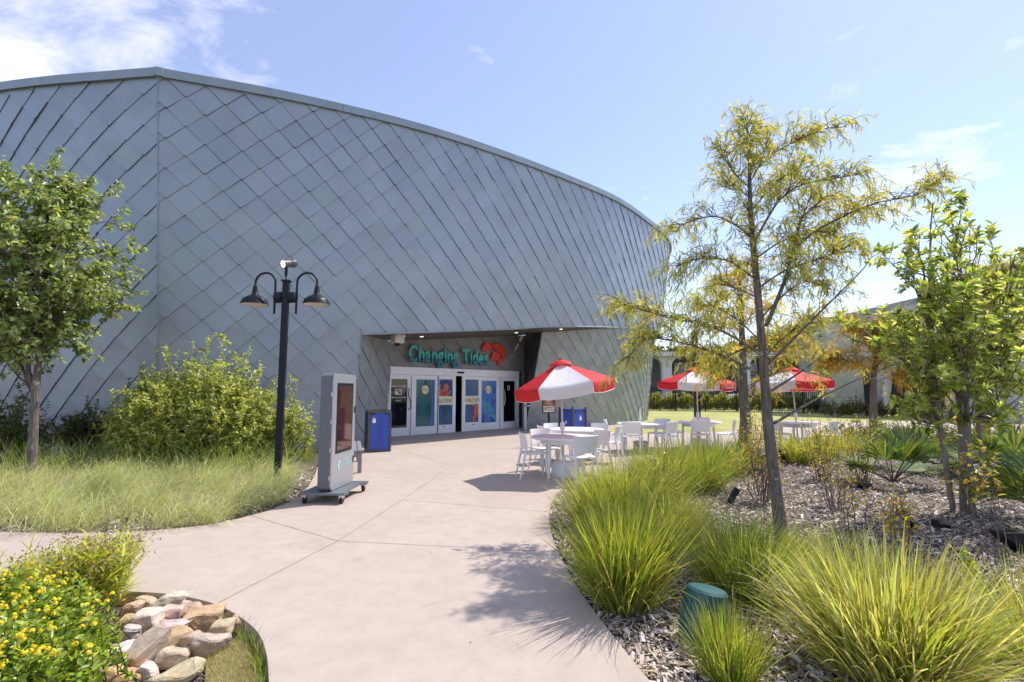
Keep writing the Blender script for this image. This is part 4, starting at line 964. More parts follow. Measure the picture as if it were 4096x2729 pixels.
# far white pavilion
M_conc = mat('white_concrete', (.68, .66, .63), .6, var=.05, scale=1); M_stone = mat('grey_stone_wall', (.15, .15, .14), .85, var=.4, scale=3, bump=.4, bscale=8)
pv = thing('white_pavilion', 'low white modern building with rounded arches beyond the fence', 'building', (24, 66, 0))
d_ = 62.0; xw = lambda px: (px-512)/FPX*d_*CP
roof = MB(); roof.box((xw(760), d_+6, 6.05), (xw(900)-xw(600), 16, .55)); rf = roof.build('roof', M_conc, pv)
for cx in (665, 742, 815, 888):
    x0 = xw(cx)
    mb = MB(); poly_ = [(-.55, -.3), (.55, -.3), (.55, 4.6)]+[(.55+1.3*(1-math.cos(a)), 4.6+1.15*math.sin(a)) for a in np.linspace(.1, math.pi/2, 7)]+[(-.55-1.3*(1-math.cos(a)), 4.6+1.15*math.sin(a)) for a in np.linspace(math.pi/2, .1, 7)]+[(-.55, 4.6)]
    mb.prism(poly_, (x0, d_-1.2, 0), (1, 0, 0), (0, 0, 1), (0, 1, 0), .9).build('arched_column', M_conc, pv)
MB().box((xw(760), d_+3.2, 2.7), (xw(900)-xw(600), .4, 6.0)).build('stone_wall', M_stone, pv)
M_win = mat('far_window_glass', (.05, .06, .08), .08, spec=.8)
for a, b in ((682, 716), (752, 790), (826, 860)):
    MB().box(((xw(a)+xw(b))/2, d_+2.96, 2.6), (xw(b)-xw(a), .08, 5.2)).build('window', M_win, pv)
    for q in (0, .5, 1): MB().box((xw(a)+(xw(b)-xw(a))*q, d_+2.88, 2.6), (.12, .1, 5.2)).build('mullion', M_black, pv)
    MB().box(((xw(a)+xw(b))/2, d_+2.88, 3.6), (xw(b)-xw(a), .1, .12)).build('transom', M_black, pv)
# road and parked cars behind the hedge
road = MB(); road.add([(-20, 52, -.10), (80, 52, -.10), (80, 58, -.10), (-20, 58, -.10)], [(0, 1, 2, 3)]); struct(road.build('road', mat('asphalt', (.055, .055, .057), .85, var=.2, scale=2)))
def car(x, y, colr, label):
    t = thing('parked_car', label, 'car', (x, y, -.1), 'cars beyond the fence'); m = mat('car_paint', colr, .25)
    prof = [(-2.2, .28), (-2.15, .75), (-1.3, .88), (-.75, 1.38), (.75, 1.40), (1.45, .95), (2.1, .85), (2.2, .6), (2.2, .28)]
    MB().prism(prof, (x, y-.85, -.1), (1, 0, 0), (0, 0, 1), (0, 1, 0), 1.7).build('body', m, t)
    MB().prism([(-1.15, .92), (-.70, 1.32), (.70, 1.34), (1.25, .95)], (x, y-.86, -.1), (1, 0, 0), (0, 0, 1), (0, 1, 0), 1.72).build('windows', M_glassdark, t)
    for dx in (-1.35, 1.35):
        for dy in (-.78, .78): MB().lathe([(0, -.1), (.28, -.1), (.32, -.06), (.32, .06), (.28, .1), (0, .1)], (x+dx, y+dy, .22), 16, M=np.array([[1, 0, 0], [0, 0, -1], [0, 1, 0]])).build('wheel', M_black, t)
car(24.5, 54.2, (.7, .7, .72), 'white car parked beyond the hedge, left of the cypress trunk'); car(33.5, 54.0, (.55, .57, .6), 'silver car parked beyond the hedge, right of the cypress trunk')
# second tiled building on the right
b2 = thing('tiled_outbuilding', 'smaller grey tiled building behind the trees on the right', 'building', (24, 33, 0))
Tb = [W(800, 324, 36.5), W(815, 321, 34.6), W(850, 313, 33.4), W(905, 300.5, 31.5), W(965, 286, 29.5), W(1060, 264, 27)]
Bb = [base_at(826, 37), base_at(831, 36), base_at(850, 34.6), base_at(895, 32.8), base_at(950, 31), base_at(1045, 28.5)]
Tb = [Tb[0]+np.array([1.5, 4, 0])]+Tb; Bb = [Bb[0]+np.array([1.3, 4, 0])]+Bb
S3 = Surf(Tb, Bb, 200); u_door = np.interp(889, PX(S3.B)[:, 0][40:], S3.u[40:]); u_door2 = np.interp(942, PX(S3.B)[:, 0][40:], S3.u[40:])
w3 = backing(S3, 'tiled_wall', 0, S3.len-.01, lambda u: -.2, lambda u: S3.ztop(u)-.2, b2, M_back, 50)
def pieces3(P):
    if max(q[0] for q in P) < u_door or min(q[0] for q in P) > u_door2 or min(q[1] for q in P) > 2.7: return [P]
    return [x for x in (clip(P, lambda q: u_door-q[0]), clip(P, lambda q: q[0]-u_door2), clip(clip(clip(P, lambda q: q[1]-2.7) or [], lambda q: q[0]-u_door) or [], lambda q: u_door2-q[0])) if x]
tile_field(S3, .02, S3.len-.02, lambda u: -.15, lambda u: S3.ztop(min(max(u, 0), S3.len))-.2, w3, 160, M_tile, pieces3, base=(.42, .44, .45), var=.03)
def fasc3():
    mb = MB(); V = []
    us = np.linspace(.02, S3.len-.02, 40)
    for u in us:
        z = S3.ztop(u); n = S3.nrm(u, z-.3)
        for dz, dd in ((-.3, .05), (0, .07), (.02, -.3)): V.append(S3.p0(u, z)+n*dd+np.array([0, 0, dz]))
    mb.add(V, [(3*i+c, 3*i+3+c, 3*i+4+c, 3*i+1+c) for i in range(39) for c in range(2)]).build('coping', M_cap, b2)
fasc3()
V = []
for u in np.linspace(u_door, u_door2, 8): V += [S3.p(u, -.1, .03), S3.p(u, 2.7, .03)]
MB().add(V, [(2*i, 2*i+2, 2*i+3, 2*i+1) for i in range(7)]).build('brown_doorway', mat('rust_brown_panel', (.045, .018, .012), .6, var=.2, scale=2), b2)
MB().box(S3.p(u_door-.25, 1.3, .1), (.3, .2, 2.7), .5).build('door_post', M_frame, b2)
q = S3.p(u_door-1.0, 0, .7); t = thing('black_column', 'slim black column in front of the tiled outbuilding', 'post', (q[0], q[1], 0)); MB().box((q[0], q[1], 1.5), (.34, .34, 3.2), .4).build('shaft', M_black, t); MB().box((q[0], q[1], 3.12), (.4, .4, .05), .4).build('cap', M_black, t)

# ================================================================== plants
def jitcol(n, cols, w=None, j=.12):
    cols = np.asarray(cols, float); k = rng.choice(len(cols), n, p=w); c = cols[k]*(1+rng.normal(0, j, (n, 1)))*(1+rng.normal(0, j*.35, (n, 3))); return np.clip(c, .004, .95)
def leaf_mesh(name, pos, d, up, L, Wd, cols, m, parent, fold=.18, curl=.1, kind=None):
    """six-vertex leaves: two quads folded on the midrib"""
    n = len(pos); d = unit(d); s = unit(np.cross(d, up)); nn = unit(np.cross(s, d)); L = np.broadcast_to(L, (n,))[:, None]; Wd = np.broadcast_to(Wd, (n,))[:, None]
    b = pos; t = pos+d*L-nn*L*curl
    r1 = pos+d*L*.30+s*Wd*.5+nn*Wd*fold; r2 = pos+d*L*.68+s*Wd*.40+nn*(Wd*fold-L*curl*.4)
    l1 = pos+d*L*.30-s*Wd*.5+nn*Wd*fold; l2 = pos+d*L*.68-s*Wd*.40+nn*(Wd*fold-L*curl*.4)
    V = np.stack([b, r1, r2, t, l2, l1], 1).reshape(-1, 3); i = (np.arange(n)*6)[:, None]
    F = np.concatenate([i+[0, 1, 2, 3], i+[0, 3, 4, 5]], 0)
    return npmesh(name, V, F, m, parent, np.repeat(cols, 6, 0), kind)
def blades(base, az, tilt, L, w, droop, segs=5, wind=None, face=None):
    """arching blades -> V, F ; base (n,3)"""
    n = len(base); h = np.stack([np.cos(az), np.sin(az), np.zeros(n)], 1); a = tilt.copy(); P = [base.copy()]; cur = base.copy()
    for k in range(segs):
        step = (L/segs)[:, None]; dirv = h*np.sin(a)[:, None]+np.array([0, 0, 1.])*np.cos(a)[:, None]
        if wind is not None: dirv = unit(dirv+np.asarray(wind)*((k+1)/segs)**1.5)
        cur = cur+dirv*step; P.append(cur.copy()); a = a+droop*(k+1)/segs
    P = np.stack(P, 1)
    sd = np.stack([-np.sin(az+face), np.cos(az+face), np.zeros(n)], 1) if face is not None else np.stack([-np.sin(az), np.cos(az), np.zeros(n)], 1)
    prof = np.interp(np.linspace(0, 1, segs+1), [0, .3, .75, 1], [.7, 1, .75, .08])
    off = sd[:, None, :]*(w[:, None]*prof[None, :]/2)[:, :, None]
    V = np.stack([P-off, P+off], 2).reshape(n, -1, 3); m = 2*(segs+1)
    q = np.arange(segs)*2; f = np.stack([q, q+1, q+3, q+2], 1)
    F = ((np.arange(n)*m)[:, None, None]+f[None]).reshape(-1, 4)
    return V.reshape(-1, 3), F, m, P
M_grass = leafmat('grass_blade', .48, .42, (1.55, 1.5, .6)); M_leaf = leafmat('broad_leaf', .42, .33, (1.7, 1.7, .6), .5); M_bush = leafmat('bush_leaf', .42, .32, (1.6, 1.6, .6), .5)
M_cyp = leafmat('cypress_feather', .5, .55, (1.6, 1.45, .6), .3); M_mag = leafmat('magnolia_leaf', .54, .34, (1.7, 1.7, .6), .5); M_palm = leafmat('palm_fan', .35, .55, (1.5, 1.5, .6), .25); M_gloss = leafmat('glossy_leaf', .40, .30, (1.6, 1.6, .7), .7); M_pale = leafmat('pale_fine_grass', .42, .5, (1.25, 1.25, .8), .4); M_petal = leafmat('petal', .3, .5, (1, 1, .7), .2)
def bark(name, c1, c2, scale=14):
    m, N, L, b = newmat(name); b.inputs['Roughness'].default_value = .9; b.inputs['Specular IOR Level'].default_value = .2
    tc = N.new('ShaderNodeTexCoord'); mp = N.new('ShaderNodeMapping'); mp.inputs['Scale'].default_value = (1, 1, .16); L.new(tc.outputs['Object'], mp.inputs[0])
    n = N.new('ShaderNodeTexNoise'); n.inputs['Scale'].default_value = scale*2.4; n.inputs['Detail'].default_value = 8; n.inputs['Roughness'].default_value = .7; L.new(mp.outputs[0], n.inputs['Vector'])
    n2 = N.new('ShaderNodeTexNoise'); n2.inputs['Scale'].default_value = 9; n2.inputs['Detail'].default_value = 6; L.new(tc.outputs['Object'], n2.inputs['Vector'])
    r = N.new('ShaderNodeValToRGB'); r.color_ramp.elements[0].position = .32; r.color_ramp.elements[1].position = .66; r.color_ramp.elements[0].color = (*c1, 1); r.color_ramp.elements[1].color = (*c2, 1); L.new(n.outputs['Fac'], r.inputs[0])
    r2 = N.new('ShaderNodeValToRGB'); r2.color_ramp.elements[0].position = .61; r2.color_ramp.elements[1].position = .66; L.new(n2.outputs['Fac'], r2.inputs[0])
    mx = N.new('ShaderNodeMixRGB'); mx.inputs[2].default_value = (.34, .35, .27, 1); L.new(r2.outputs[0], mx.inputs[0]); L.new(r.outputs[0], mx.inputs[1]); L.new(mx.outputs[0], b.inputs['Base Color'])
    bp = N.new('ShaderNodeBump'); bp.inputs['Strength'].default_value = .9; bp.inputs['Distance'].default_value = .02; L.new(n.outputs['Fac'], bp.inputs['Height']); L.new(bp.outputs[0], b.inputs['Normal']); return m
M_bark = bark('grey_brown_bark', (.075, .06, .05), (.25, .21, .175)); M_bark2 = bark('pale_smooth_bark', (.16, .14, .12), (.34, .30, .26), 8); M_twig = mat('twig', (.10, .07, .055), .85, var=.3, scale=20); M_twigr = mat('reddish_twig', (.19, .13, .11), .8, var=.3, scale=20)
def clump(base, n, L, rad, w, cols, label, cw=None, spread=(.05, .75), droop=.55, name='ornamental_grass', wind=(0.02, -.02, 0), cat='grass', group='ornamental grass clumps', segs=6, dead=.14):
    base = np.asarray(base, float); t = thing(name, label, cat, base, group)
    r = rad*np.sqrt(rng.uniform(0, 1, n)); a0 = rng.uniform(0, 2*math.pi, n); az = a0+rng.normal(0, .7, n)
    b = base+np.stack([r*np.cos(a0), r*np.sin(a0), np.full(n, -.05)], 1)
    tilt = rng.uniform(*spread, n)*(.35+.65*r/rad)+rng.normal(0, .13, n)
    Ln = L*rng.triangular(.30, .85, 1.15, n)
    V, F, m, P = blades(b, az, tilt, Ln, w*rng.uniform(.6, 1.3, n), droop*rng.gamma(1.6, .62, n)/segs*2.2, segs, wind, rng.normal(0, .9, n))
    c = jitcol(n, cols, cw, .16); dd = rng.uniform(0, 1, n) < dead; c[dd] = np.array([.34, .27, .13])*rng.uniform(.7, 1.2, (dd.sum(), 1))
    npmesh('blade_tuft', V, F, M_grass, t, np.repeat(c, m, 0)); return t
YG = [(.36, .39, .065), (.27, .34, .055), (.44, .44, .11), (.18, .26, .04)]
YG2 = [(.48, .48, .13), (.40, .43, .09), (.30, .36, .07), (.55, .53, .25)]
GG = [(.23, .31, .07), (.16, .25, .05), (.31, .37, .10), (.38, .40, .17)]
# right bed clumps, near to far
clump(G(905, 690, -.05)+np.array([0, .1, 0]), 2300, .86, .24, .0115, YG2+[(.5, .5, .30)], 'huge yellow-green grass clump in the bottom right corner', spread=(.1, .95), droop=.45)
clump(G(1040, 660, -.05), 700, .7, .2, .009, YG2, 'grass clump cut by the right edge at the bottom', spread=(.1, .9), droop=.5)
clump(G(735, 690, -.05)+np.array([0, .06, 0]), 800, .50, .10, .0065, YG, 'small grass tuft in front of the green speaker', spread=(.05, .6), droop=.35)
clump(G(624, 606, -.05), 2100, .92, .17, .0085, YG, 'tall green grass clump at the bend of the path', spread=(.05, .72), droop=.5)
clump(G(745, 596, -.05), 2000, .78, .25, .007, YG+GG, 'green grass clump behind the green speaker', spread=(.05, .8), droop=.6)
clump(G(835, 590, -.05), 1300, .62, .25, .006, GG+YG2, 'loose grass between the trunk and the corner clump', spread=(.1, .9), droop=.6)
clump(G(603, 528, -.05), 1800, .82, .24, .0085, YG2+YG, 'yellow arching grass left of the tall clump, by the path', spread=(.1, 1.0), droop=.85, wind=(.1, -.05, 0))
clump(G(628, 524, -.05), 2400, 1.0, .32, .0085, YG2+YG, 'yellow arching grass clump in front of the nearest table', spread=(.1, 1.0), droop=.85, wind=(.12, -.03, 0))
clump(G(668, 545, -.05), 1300, .8, .28, .008, YG2+YG, 'yellow-green grass behind the tall clump', spread=(.1, 1.0), droop=.8, wind=(.1, 0, 0))
clump(G(662, 494, -.05), 1900, .98, .34, .009, GG+YG, 'darker green grass in front of the bare pole table', spread=(.1, .95), droop=.8)
clump(G(697, 488, -.05), 1600, 1.02, .34, .009, GG+YG, 'darker green grass in front of the dark post table', spread=(.1, .95), droop=.75)
clump(G(722, 474, -.05), 1200, .95, .34, .010, YG+GG, 'grass clump left of the second cypress trunk', spread=(.1, .95), droop=.75)
clump(G(803, 462, -.05), 1300, .85, .40, .011, YG2+YG, 'pale grass clump right of the cypress trunk', spread=(.1, .9), droop=.7)
clump(G(836, 458, -.05), 1100, .85, .40, .011, YG2, 'pale grass clump behind the bare twiggy shrub', spread=(.1, .9), droop=.7)
clump(G(305, 461, -.05), 260, .55, .18, .008, GG, 'thin grass tuft at the wall behind the lamp post', spread=(.05, .6), droop=.5)

# left bed of fine love grass: one mass
bedL = np.array([G(*a)[:2] for a in [(-60, 534), (0, 532.5), (70, 533), (130, 531.5), (209, 524), (255, 513), (281, 504), (293, 490), (296, 476), (230, 470), (120, 474), (0, 478), (-60, 480)]])
n = 15000; q = scatter(bedL, n); clumpn = 200; cc = scatter(bedL, clumpn); q = cc[rng.integers(0, clumpn, n)]+rng.normal(0, .10, (n, 2)); q = q[inpoly(q, bedL)]; n = len(q)
b = np.column_stack([q, np.full(n, -.05)]); az = rng.normal(-.3, 1.3, n)
V, F, m, P = blades(b, az, np.abs(rng.normal(.35, .38, n)), rng.triangular(.22, .5, .85, n), rng.uniform(.0035, .0065, n), rng.uniform(.15, .85, n), 6, (.85, -.08, -.30), rng.normal(0, 1, n))
cL = jitcol(n, [(.60, .61, .28), (.50, .54, .20), (.70, .68, .40), (.38, .44, .13), (.74, .70, .48)], None, .14)
o = npmesh('love_grass', V, F, M_pale, None, np.repeat(cL, m, 0), 'stuff'); tag(o, 'pale wind-blown ornamental grass filling the bed along the path', 'grass')
# taller green weeds and seed stalks at the back of the bed
bk = np.array([G(*a)[:2] for a in [(0, 476), (290, 476), (290, 466), (0, 468)]]); n = 2300; q = scatter(bk, n); b = np.column_stack([q, np.full(n, -.05)])
V, F, m, P = blades(b, rng.uniform(-3, 3, n), np.abs(rng.normal(.35, .25, n)), rng.uniform(.45, .95, n), rng.uniform(.005, .009, n), rng.uniform(.1, .45, n), 6, (.15, -.05, 0), rng.normal(0, 1, n))
o = npmesh('tall_grass', V, F, M_grass, None, np.repeat(jitcol(n, GG+[(.3, .32, .1)], None, .2), m, 0), 'stuff'); tag(o, 'darker tall grass between the pale grass and the bushes', 'grass')

# ---------------------------------------------------------------- woody plants
def curve(a, b, sag, n=7, jit=.03):
    t = np.linspace(0, 1, n)[:, None]; a, b = np.asarray(a, float), np.asarray(b, float); P = a+(b-a)*t+np.asarray(sag)*(4*t*(1-t)); L = np.linalg.norm(b-a); P[1:-1] += rng.normal(0, jit*L/ 3, (n-2, 3)); return P
def along(P, f):
    s = np.concatenate([[0], np.cumsum(np.linalg.norm(np.diff(P, axis=0), axis=1))]); s /= s[-1]; return np.stack([np.interp(f, s, P[:, k]) for k in range(3)], -1)
def shoot_leaves(P, n, f0, spreadang, Lm, acc, droop=0.0, axial=.5):
    f = rng.uniform(f0, 1, n)**.85; pos = along(P, f); tan = unit(along(P, np.minimum(f+.04, 1))-along(P, np.maximum(f-.04, 0)))
    rv = unit(rng.normal(0, 1, (n, 3))); side = unit(rv-tan*(rv*tan).sum(1, keepdims=True)); d = unit(tan*axial+side*spreadang+np.array([0, 0, -droop]))
    acc.append((pos, d))
def bush(name, label, base, wid, dep, hgt, nshoot, nleaf, Ls, Ww, cols, cw=None, group=None, tall=.25, cat='shrub', f0=.35, low=.25, lean=(0, 0), m=None):
    base = np.asarray(base, float); t = thing(name, label, cat, base, group); st = MB(); acc = []
    for k in range(nshoot):
        a = rng.uniform(0, 2*math.pi); rr = math.sqrt(rng.uniform(0, 1)); ph = rng.uniform(low, 1)
        lump = .86+.22*math.sin(5*wid*rr*math.cos(a)/max(wid, .5)+base[0]*3)*math.cos(3*a+base[1])
        top = base+np.array([wid*rr*math.cos(a)+lean[0], dep*rr*math.sin(a)+lean[1], hgt*(math.sqrt(max(.05, 1-.80*rr*rr))*(low+(1-low)*math.sqrt(ph))*lump+(tall*rng.uniform(0, 1) if rng.uniform() < .2 else 0))])
        b0 = base+np.array([wid*.5*rr*math.cos(a)*rng.uniform(.4, 1), dep*.4*rr*math.sin(a)*rng.uniform(.3, 1), top[2]*rng.uniform(0, .45)-.05])
        P = curve(b0, top, np.array([math.cos(a)*wid*.12*rr, math.sin(a)*dep*.12*rr, 0]), 6, .06)
        if k % 2 == 0: st.tube(P, np.linspace(.012, .003, 6), 4, cap=False)
        shoot_leaves(P, nleaf//2, f0, 1.0, Ls, acc, axial=.6)
        for s_ in range(2):
            p0 = along(P, np.array([rng.uniform(.45, .95)]))[0]; e2 = p0+unit(rng.normal(0, 1, 3)*[1, 1, .7]+[0, 0, .45])*hgt*.13*rng.uniform(.6, 1.3); P2 = curve(p0, e2, [0, 0, 0], 4, .08)
            shoot_leaves(P2, nleaf//4, .1, 1.0, Ls, acc, axial=.6)
    st.build('stems', M_twig, t); pos = np.vstack([a[0] for a in acc]); d = np.vstack([a[1] for a in acc]); n = len(pos)
    leaf_mesh('foliage', pos, d, unit(rng.normal(0, .5, (n, 3))+[0, 0, 1]), Ls*rng.uniform(.6, 1.25, n), Ww*rng.uniform(.7, 1.2, n), jitcol(n, cols, cw, .18), m or M_bush, t); return t
BC = [(.32, .36, .08), (.48, .50, .17), (.62, .62, .30), (.16, .20, .04)]
bush('wax_myrtle_bush', 'large bright yellow-green bush behind the lamp post', W(192, 468, 10.9)*[1, 1, 0], 2.1, .85, 2.40, 620, 85, .085, .034, BC, (.3, .3, .25, .15), 'bushes along the wall', tall=.35, low=.3)
bush('wax_myrtle_bush', 'small end bush right of the lamp post against the wall', W(290, 462, 11.0)*[1, 1, 0], .5, .35, 1.6, 60, 70, .07, .024, BC, None, 'bushes along the wall', tall=.5)
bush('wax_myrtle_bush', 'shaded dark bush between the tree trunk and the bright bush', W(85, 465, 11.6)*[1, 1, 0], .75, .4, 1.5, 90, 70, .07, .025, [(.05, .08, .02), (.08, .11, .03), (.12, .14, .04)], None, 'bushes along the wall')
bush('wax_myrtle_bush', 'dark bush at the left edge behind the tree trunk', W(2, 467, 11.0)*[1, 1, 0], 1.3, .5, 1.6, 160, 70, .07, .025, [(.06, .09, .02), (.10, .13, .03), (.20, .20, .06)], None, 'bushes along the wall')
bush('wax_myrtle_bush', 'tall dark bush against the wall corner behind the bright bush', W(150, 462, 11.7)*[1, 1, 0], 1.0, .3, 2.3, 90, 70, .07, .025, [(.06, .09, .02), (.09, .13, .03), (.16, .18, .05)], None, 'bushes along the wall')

def tree(name, label, base, trunk, forks, cfun, Ls, Ww, cols, m, barkm, nsub, nleaf, tr0, cat='tree', axial=.5, droop=.2, fold=.18, sublen=.55, group=None, leaffn=None, cw=None, br=.022, f0=.15):
    """trunk: list of (points, r0, r1); forks: list of (start point, end point, sag)"""
    t = thing(name, label, cat, base, group); tk = MB(); tw = MB(); acc = []
    for P, r0, r1 in trunk:
        tk.tube(P, np.linspace(r0, r1, len(P)), 10)
    for a, e, sag in forks:
        P = curve(a, e, sag, 8, .05); L = np.linalg.norm(np.asarray(e)-np.asarray(a)); tw.tube(P, np.linspace(min(br, .010+.012*L), .004, 8), 5, cap=False)
        for k in range(nsub):
            f = rng.uniform(.25, 1) if k else 1.0; p0 = along(P, np.array([f]))[0]; tan = unit(along(P, np.array([min(f+.1, 1)]))[0]-along(P, np.array([max(f-.1, 0)]))[0])
            d = unit(tan*.7+rng.normal(0, .75, 3)+[0, 0, .12]); e2 = p0+d*sublen*rng.uniform(.5, 1.1)
            P2 = curve(p0, e2, [0, 0, -.04*droop*5*sublen], 5, .08); tw.tube(P2, np.linspace(.006, .002, 5), 3, cap=False)
            shoot_leaves(P2, nleaf, f0, 1.0, Ls, acc, droop, axial)
    tk.build('trunk', barkm, t, smooth=True); tw.build('branches', M_twig if barkm is not M_bark2 else mat('pale_twig', (.17, .14, .11), .85, var=.3, scale=20), t)
    pos = np.vstack([a[0] for a in acc]); d = np.vstack([a[1] for a in acc]); n = len(pos)
    (leaffn or leaf_mesh)('crown', pos, d, unit(rng.normal(0, .45, (n, 3))+[0, 0, 1]), Ls*rng.uniform(.65, 1.2, n), Ww*rng.uniform(.75, 1.15, n), jitcol(n, cols, cw, .16), m, t, fold)
    return t
# left tree
d0 = 9.4; tp = [W(32, 478, d0), W(33, 440, d0), W(35, 395, d0), W(38, 365, d0), W(41, 335, d0+.05), W(43, 290, d0+.1), W(46, 240, d0), W(48, 190, d0)]; tp[0] = np.array([tp[0][0], d0, -.1])
cx = W(42, 258, d0); forks = []
for k in range(80):
    v = unit(rng.normal(0, 1, 3)); rr = rng.uniform(.35, 1)**.5
    e = cx+v*rr*np.array([1.6, 1.5, 2.1]); e[2] = max(e[2], 2.35+rng.uniform(0, .2))
    if e[2] > cx[2]+1.0: e[0] = cx[0]+(e[0]-cx[0])*.75
    zst = np.clip(e[2]-rng.uniform(.5, 1.5), 2.3, 5.0); s_ = np.array([np.interp(zst, [p[2] for p in tp], [p[c] for p in tp]) for c in range(3)])
    forks.append((s_, e, [0, 0, .15]))
forks += [(tp[2], W(0, 330, d0), [0, 0, .1]), (tp[3], W(72, 335, d0-.3), [0, 0, .1]), (tp[2], W(-15, 345, d0+.4), [0, 0, .1])]
tree('broadleaf_tree', 'young leafy green tree in the grass bed at left', (tp[0][0], d0, 0), [(np.array(tp), .085, .02), (curve(tp[3], W(60, 270, d0-.2), [0, 0, .1], 7), .045, .012), (curve(tp[2], W(18, 280, d0+.3), [-.1, 0, .1], 7), .05, .012), (curve(tp[2], W(-5, 330, d0), [0, 0, .06], 6), .035, .01)], forks, None,
     .105, .058, [(.25, .32, .11), (.36, .41, .17), (.48, .51, .27), (.14, .20, .055)], M_gloss, M_bark, 12, 18, .1, axial=.5, droop=.35, sublen=.55)

# bald cypress: branches follow the photograph, feathers along drooping twigs
def feather_mesh(name, pos, d, up, L, Wd, cols, m, parent, fold=.1, curl=.25, kind=None):
    """each spray: a thin bent strip and two flatter half-combs"""
    n = len(pos); d = unit(d); s = unit(np.cross(d, up)); nn = unit(np.cross(s, d)); L = np.broadcast_to(L, (n,))[:, None]; Wd = np.broadcast_to(Wd, (n,))[:, None]; VV = []; FF = []; CC = []; off = 0
    mid = pos+d*L*.55+nn*L*.05; tip = pos+d*L-nn*L*curl*.6
    for w_ in (1,):
        V = np.stack([pos, mid+s*Wd*.5, tip, mid-s*Wd*.5], 1).reshape(-1, 3); i = (np.arange(n)*4)[:, None]; VV.append(V); FF.append(i+[0, 1, 2, 3]); CC.append(np.repeat(cols, 4, 0)); off += len(V)
    for k in range(5):
        f = .18+.16*k; c = pos+d*L*f+nn*L*(.05*math.sin(f*3)-curl*.6*f*f); sg = 1 if k % 2 else -1
        e = c+(s*sg*.8+d*.6)*L*.28*(1-.4*f); w2 = d*L*.035
        V = np.stack([c-w2, e, c+w2, c], 1).reshape(-1, 3); i = (np.arange(n)*4)[:, None]+off; VV.append(V); FF.append(i+[0, 1, 2, 3]); CC.append(np.repeat(cols, 4, 0)); off += len(V)
    return npmesh(name, np.vstack(VV), np.vstack(FF), m, parent, np.vstack(CC), kind)
def c3(X, Y): return (2300+X/1.3068)/4, (500+Y/1.3068)/4
def cypress(label, base, trunkpts, depth, branches, cols, nsub, nleaf, r0, sub=.42, L=.115, dens=1.0):
    t = thing('cypress_tree', label, 'tree', base, 'bald cypress trees'); tk = MB(); tw = MB(); acc = []
    tp = np.array([base]+[W(*c3(*p), depth) for p in trunkpts]); tp[0, 2] = -.1; P = catmull(tp, 26)
    tk.tube(P, np.interp(np.linspace(0, 1, 26), [0, .04, .2, .6, 1], [r0*1.35, r0*1.1, r0*.92, r0*.5, r0*.08]), 12)
    allb = []
    for pts, dd, rr, fol in branches:
        n = len(pts); q = np.array([W(*c3(*p), depth+dd*(i/(n-1))**1.0) for i, p in enumerate(pts)]); B = catmull(q, 14); tk.tube(B, np.linspace(rr*.75, .004, 14), 7); allb.append((B, fol))
    allb.append((P[7:], 1.0))
    for B, fol in allb:
        Lb_ = np.linalg.norm(np.diff(B, axis=0), axis=1).sum(); ns = int(nsub*Lb_*fol*dens)
        for k in range(ns):
            f = rng.uniform(.16, 1.0)**.8; p0 = along(B, np.array([f]))[0]; tan = unit(along(B, np.array([min(f+.06, 1)]))[0]-along(B, np.array([max(f-.06, 0)]))[0])
            d = unit(tan*.75+rng.normal(0, .65, 3)*[1, 1, .75]+[0, 0, .06]); e = p0+d*sub*rng.uniform(.4, 1.2)*(1.15-.35*f); P2 = curve(p0, e, [0, 0, .05], 5, .1); P2[-1, 2] -= .05
            tw.tube(P2, np.linspace(.0055, .0018, 5), 3, cap=False); shoot_leaves(P2, nleaf, .12, .9, L, acc, .35, .7)
    tk.build('trunk', M_bark, t, smooth=True); tw.build('twigs', M_twig, t); pos = np.vstack([a[0] for a in acc]); d = np.vstack([a[1] for a in acc]); n = len(pos)
    feather_mesh('crown', pos, d, unit(rng.normal(0, .5, (n, 3))+[0, 0, 1]), L*rng.uniform(.6, 1.25, n), .0115*L/.115*rng.uniform(.8, 1.3, n), jitcol(n, cols, None, .18), M_cyp, t)
    return t
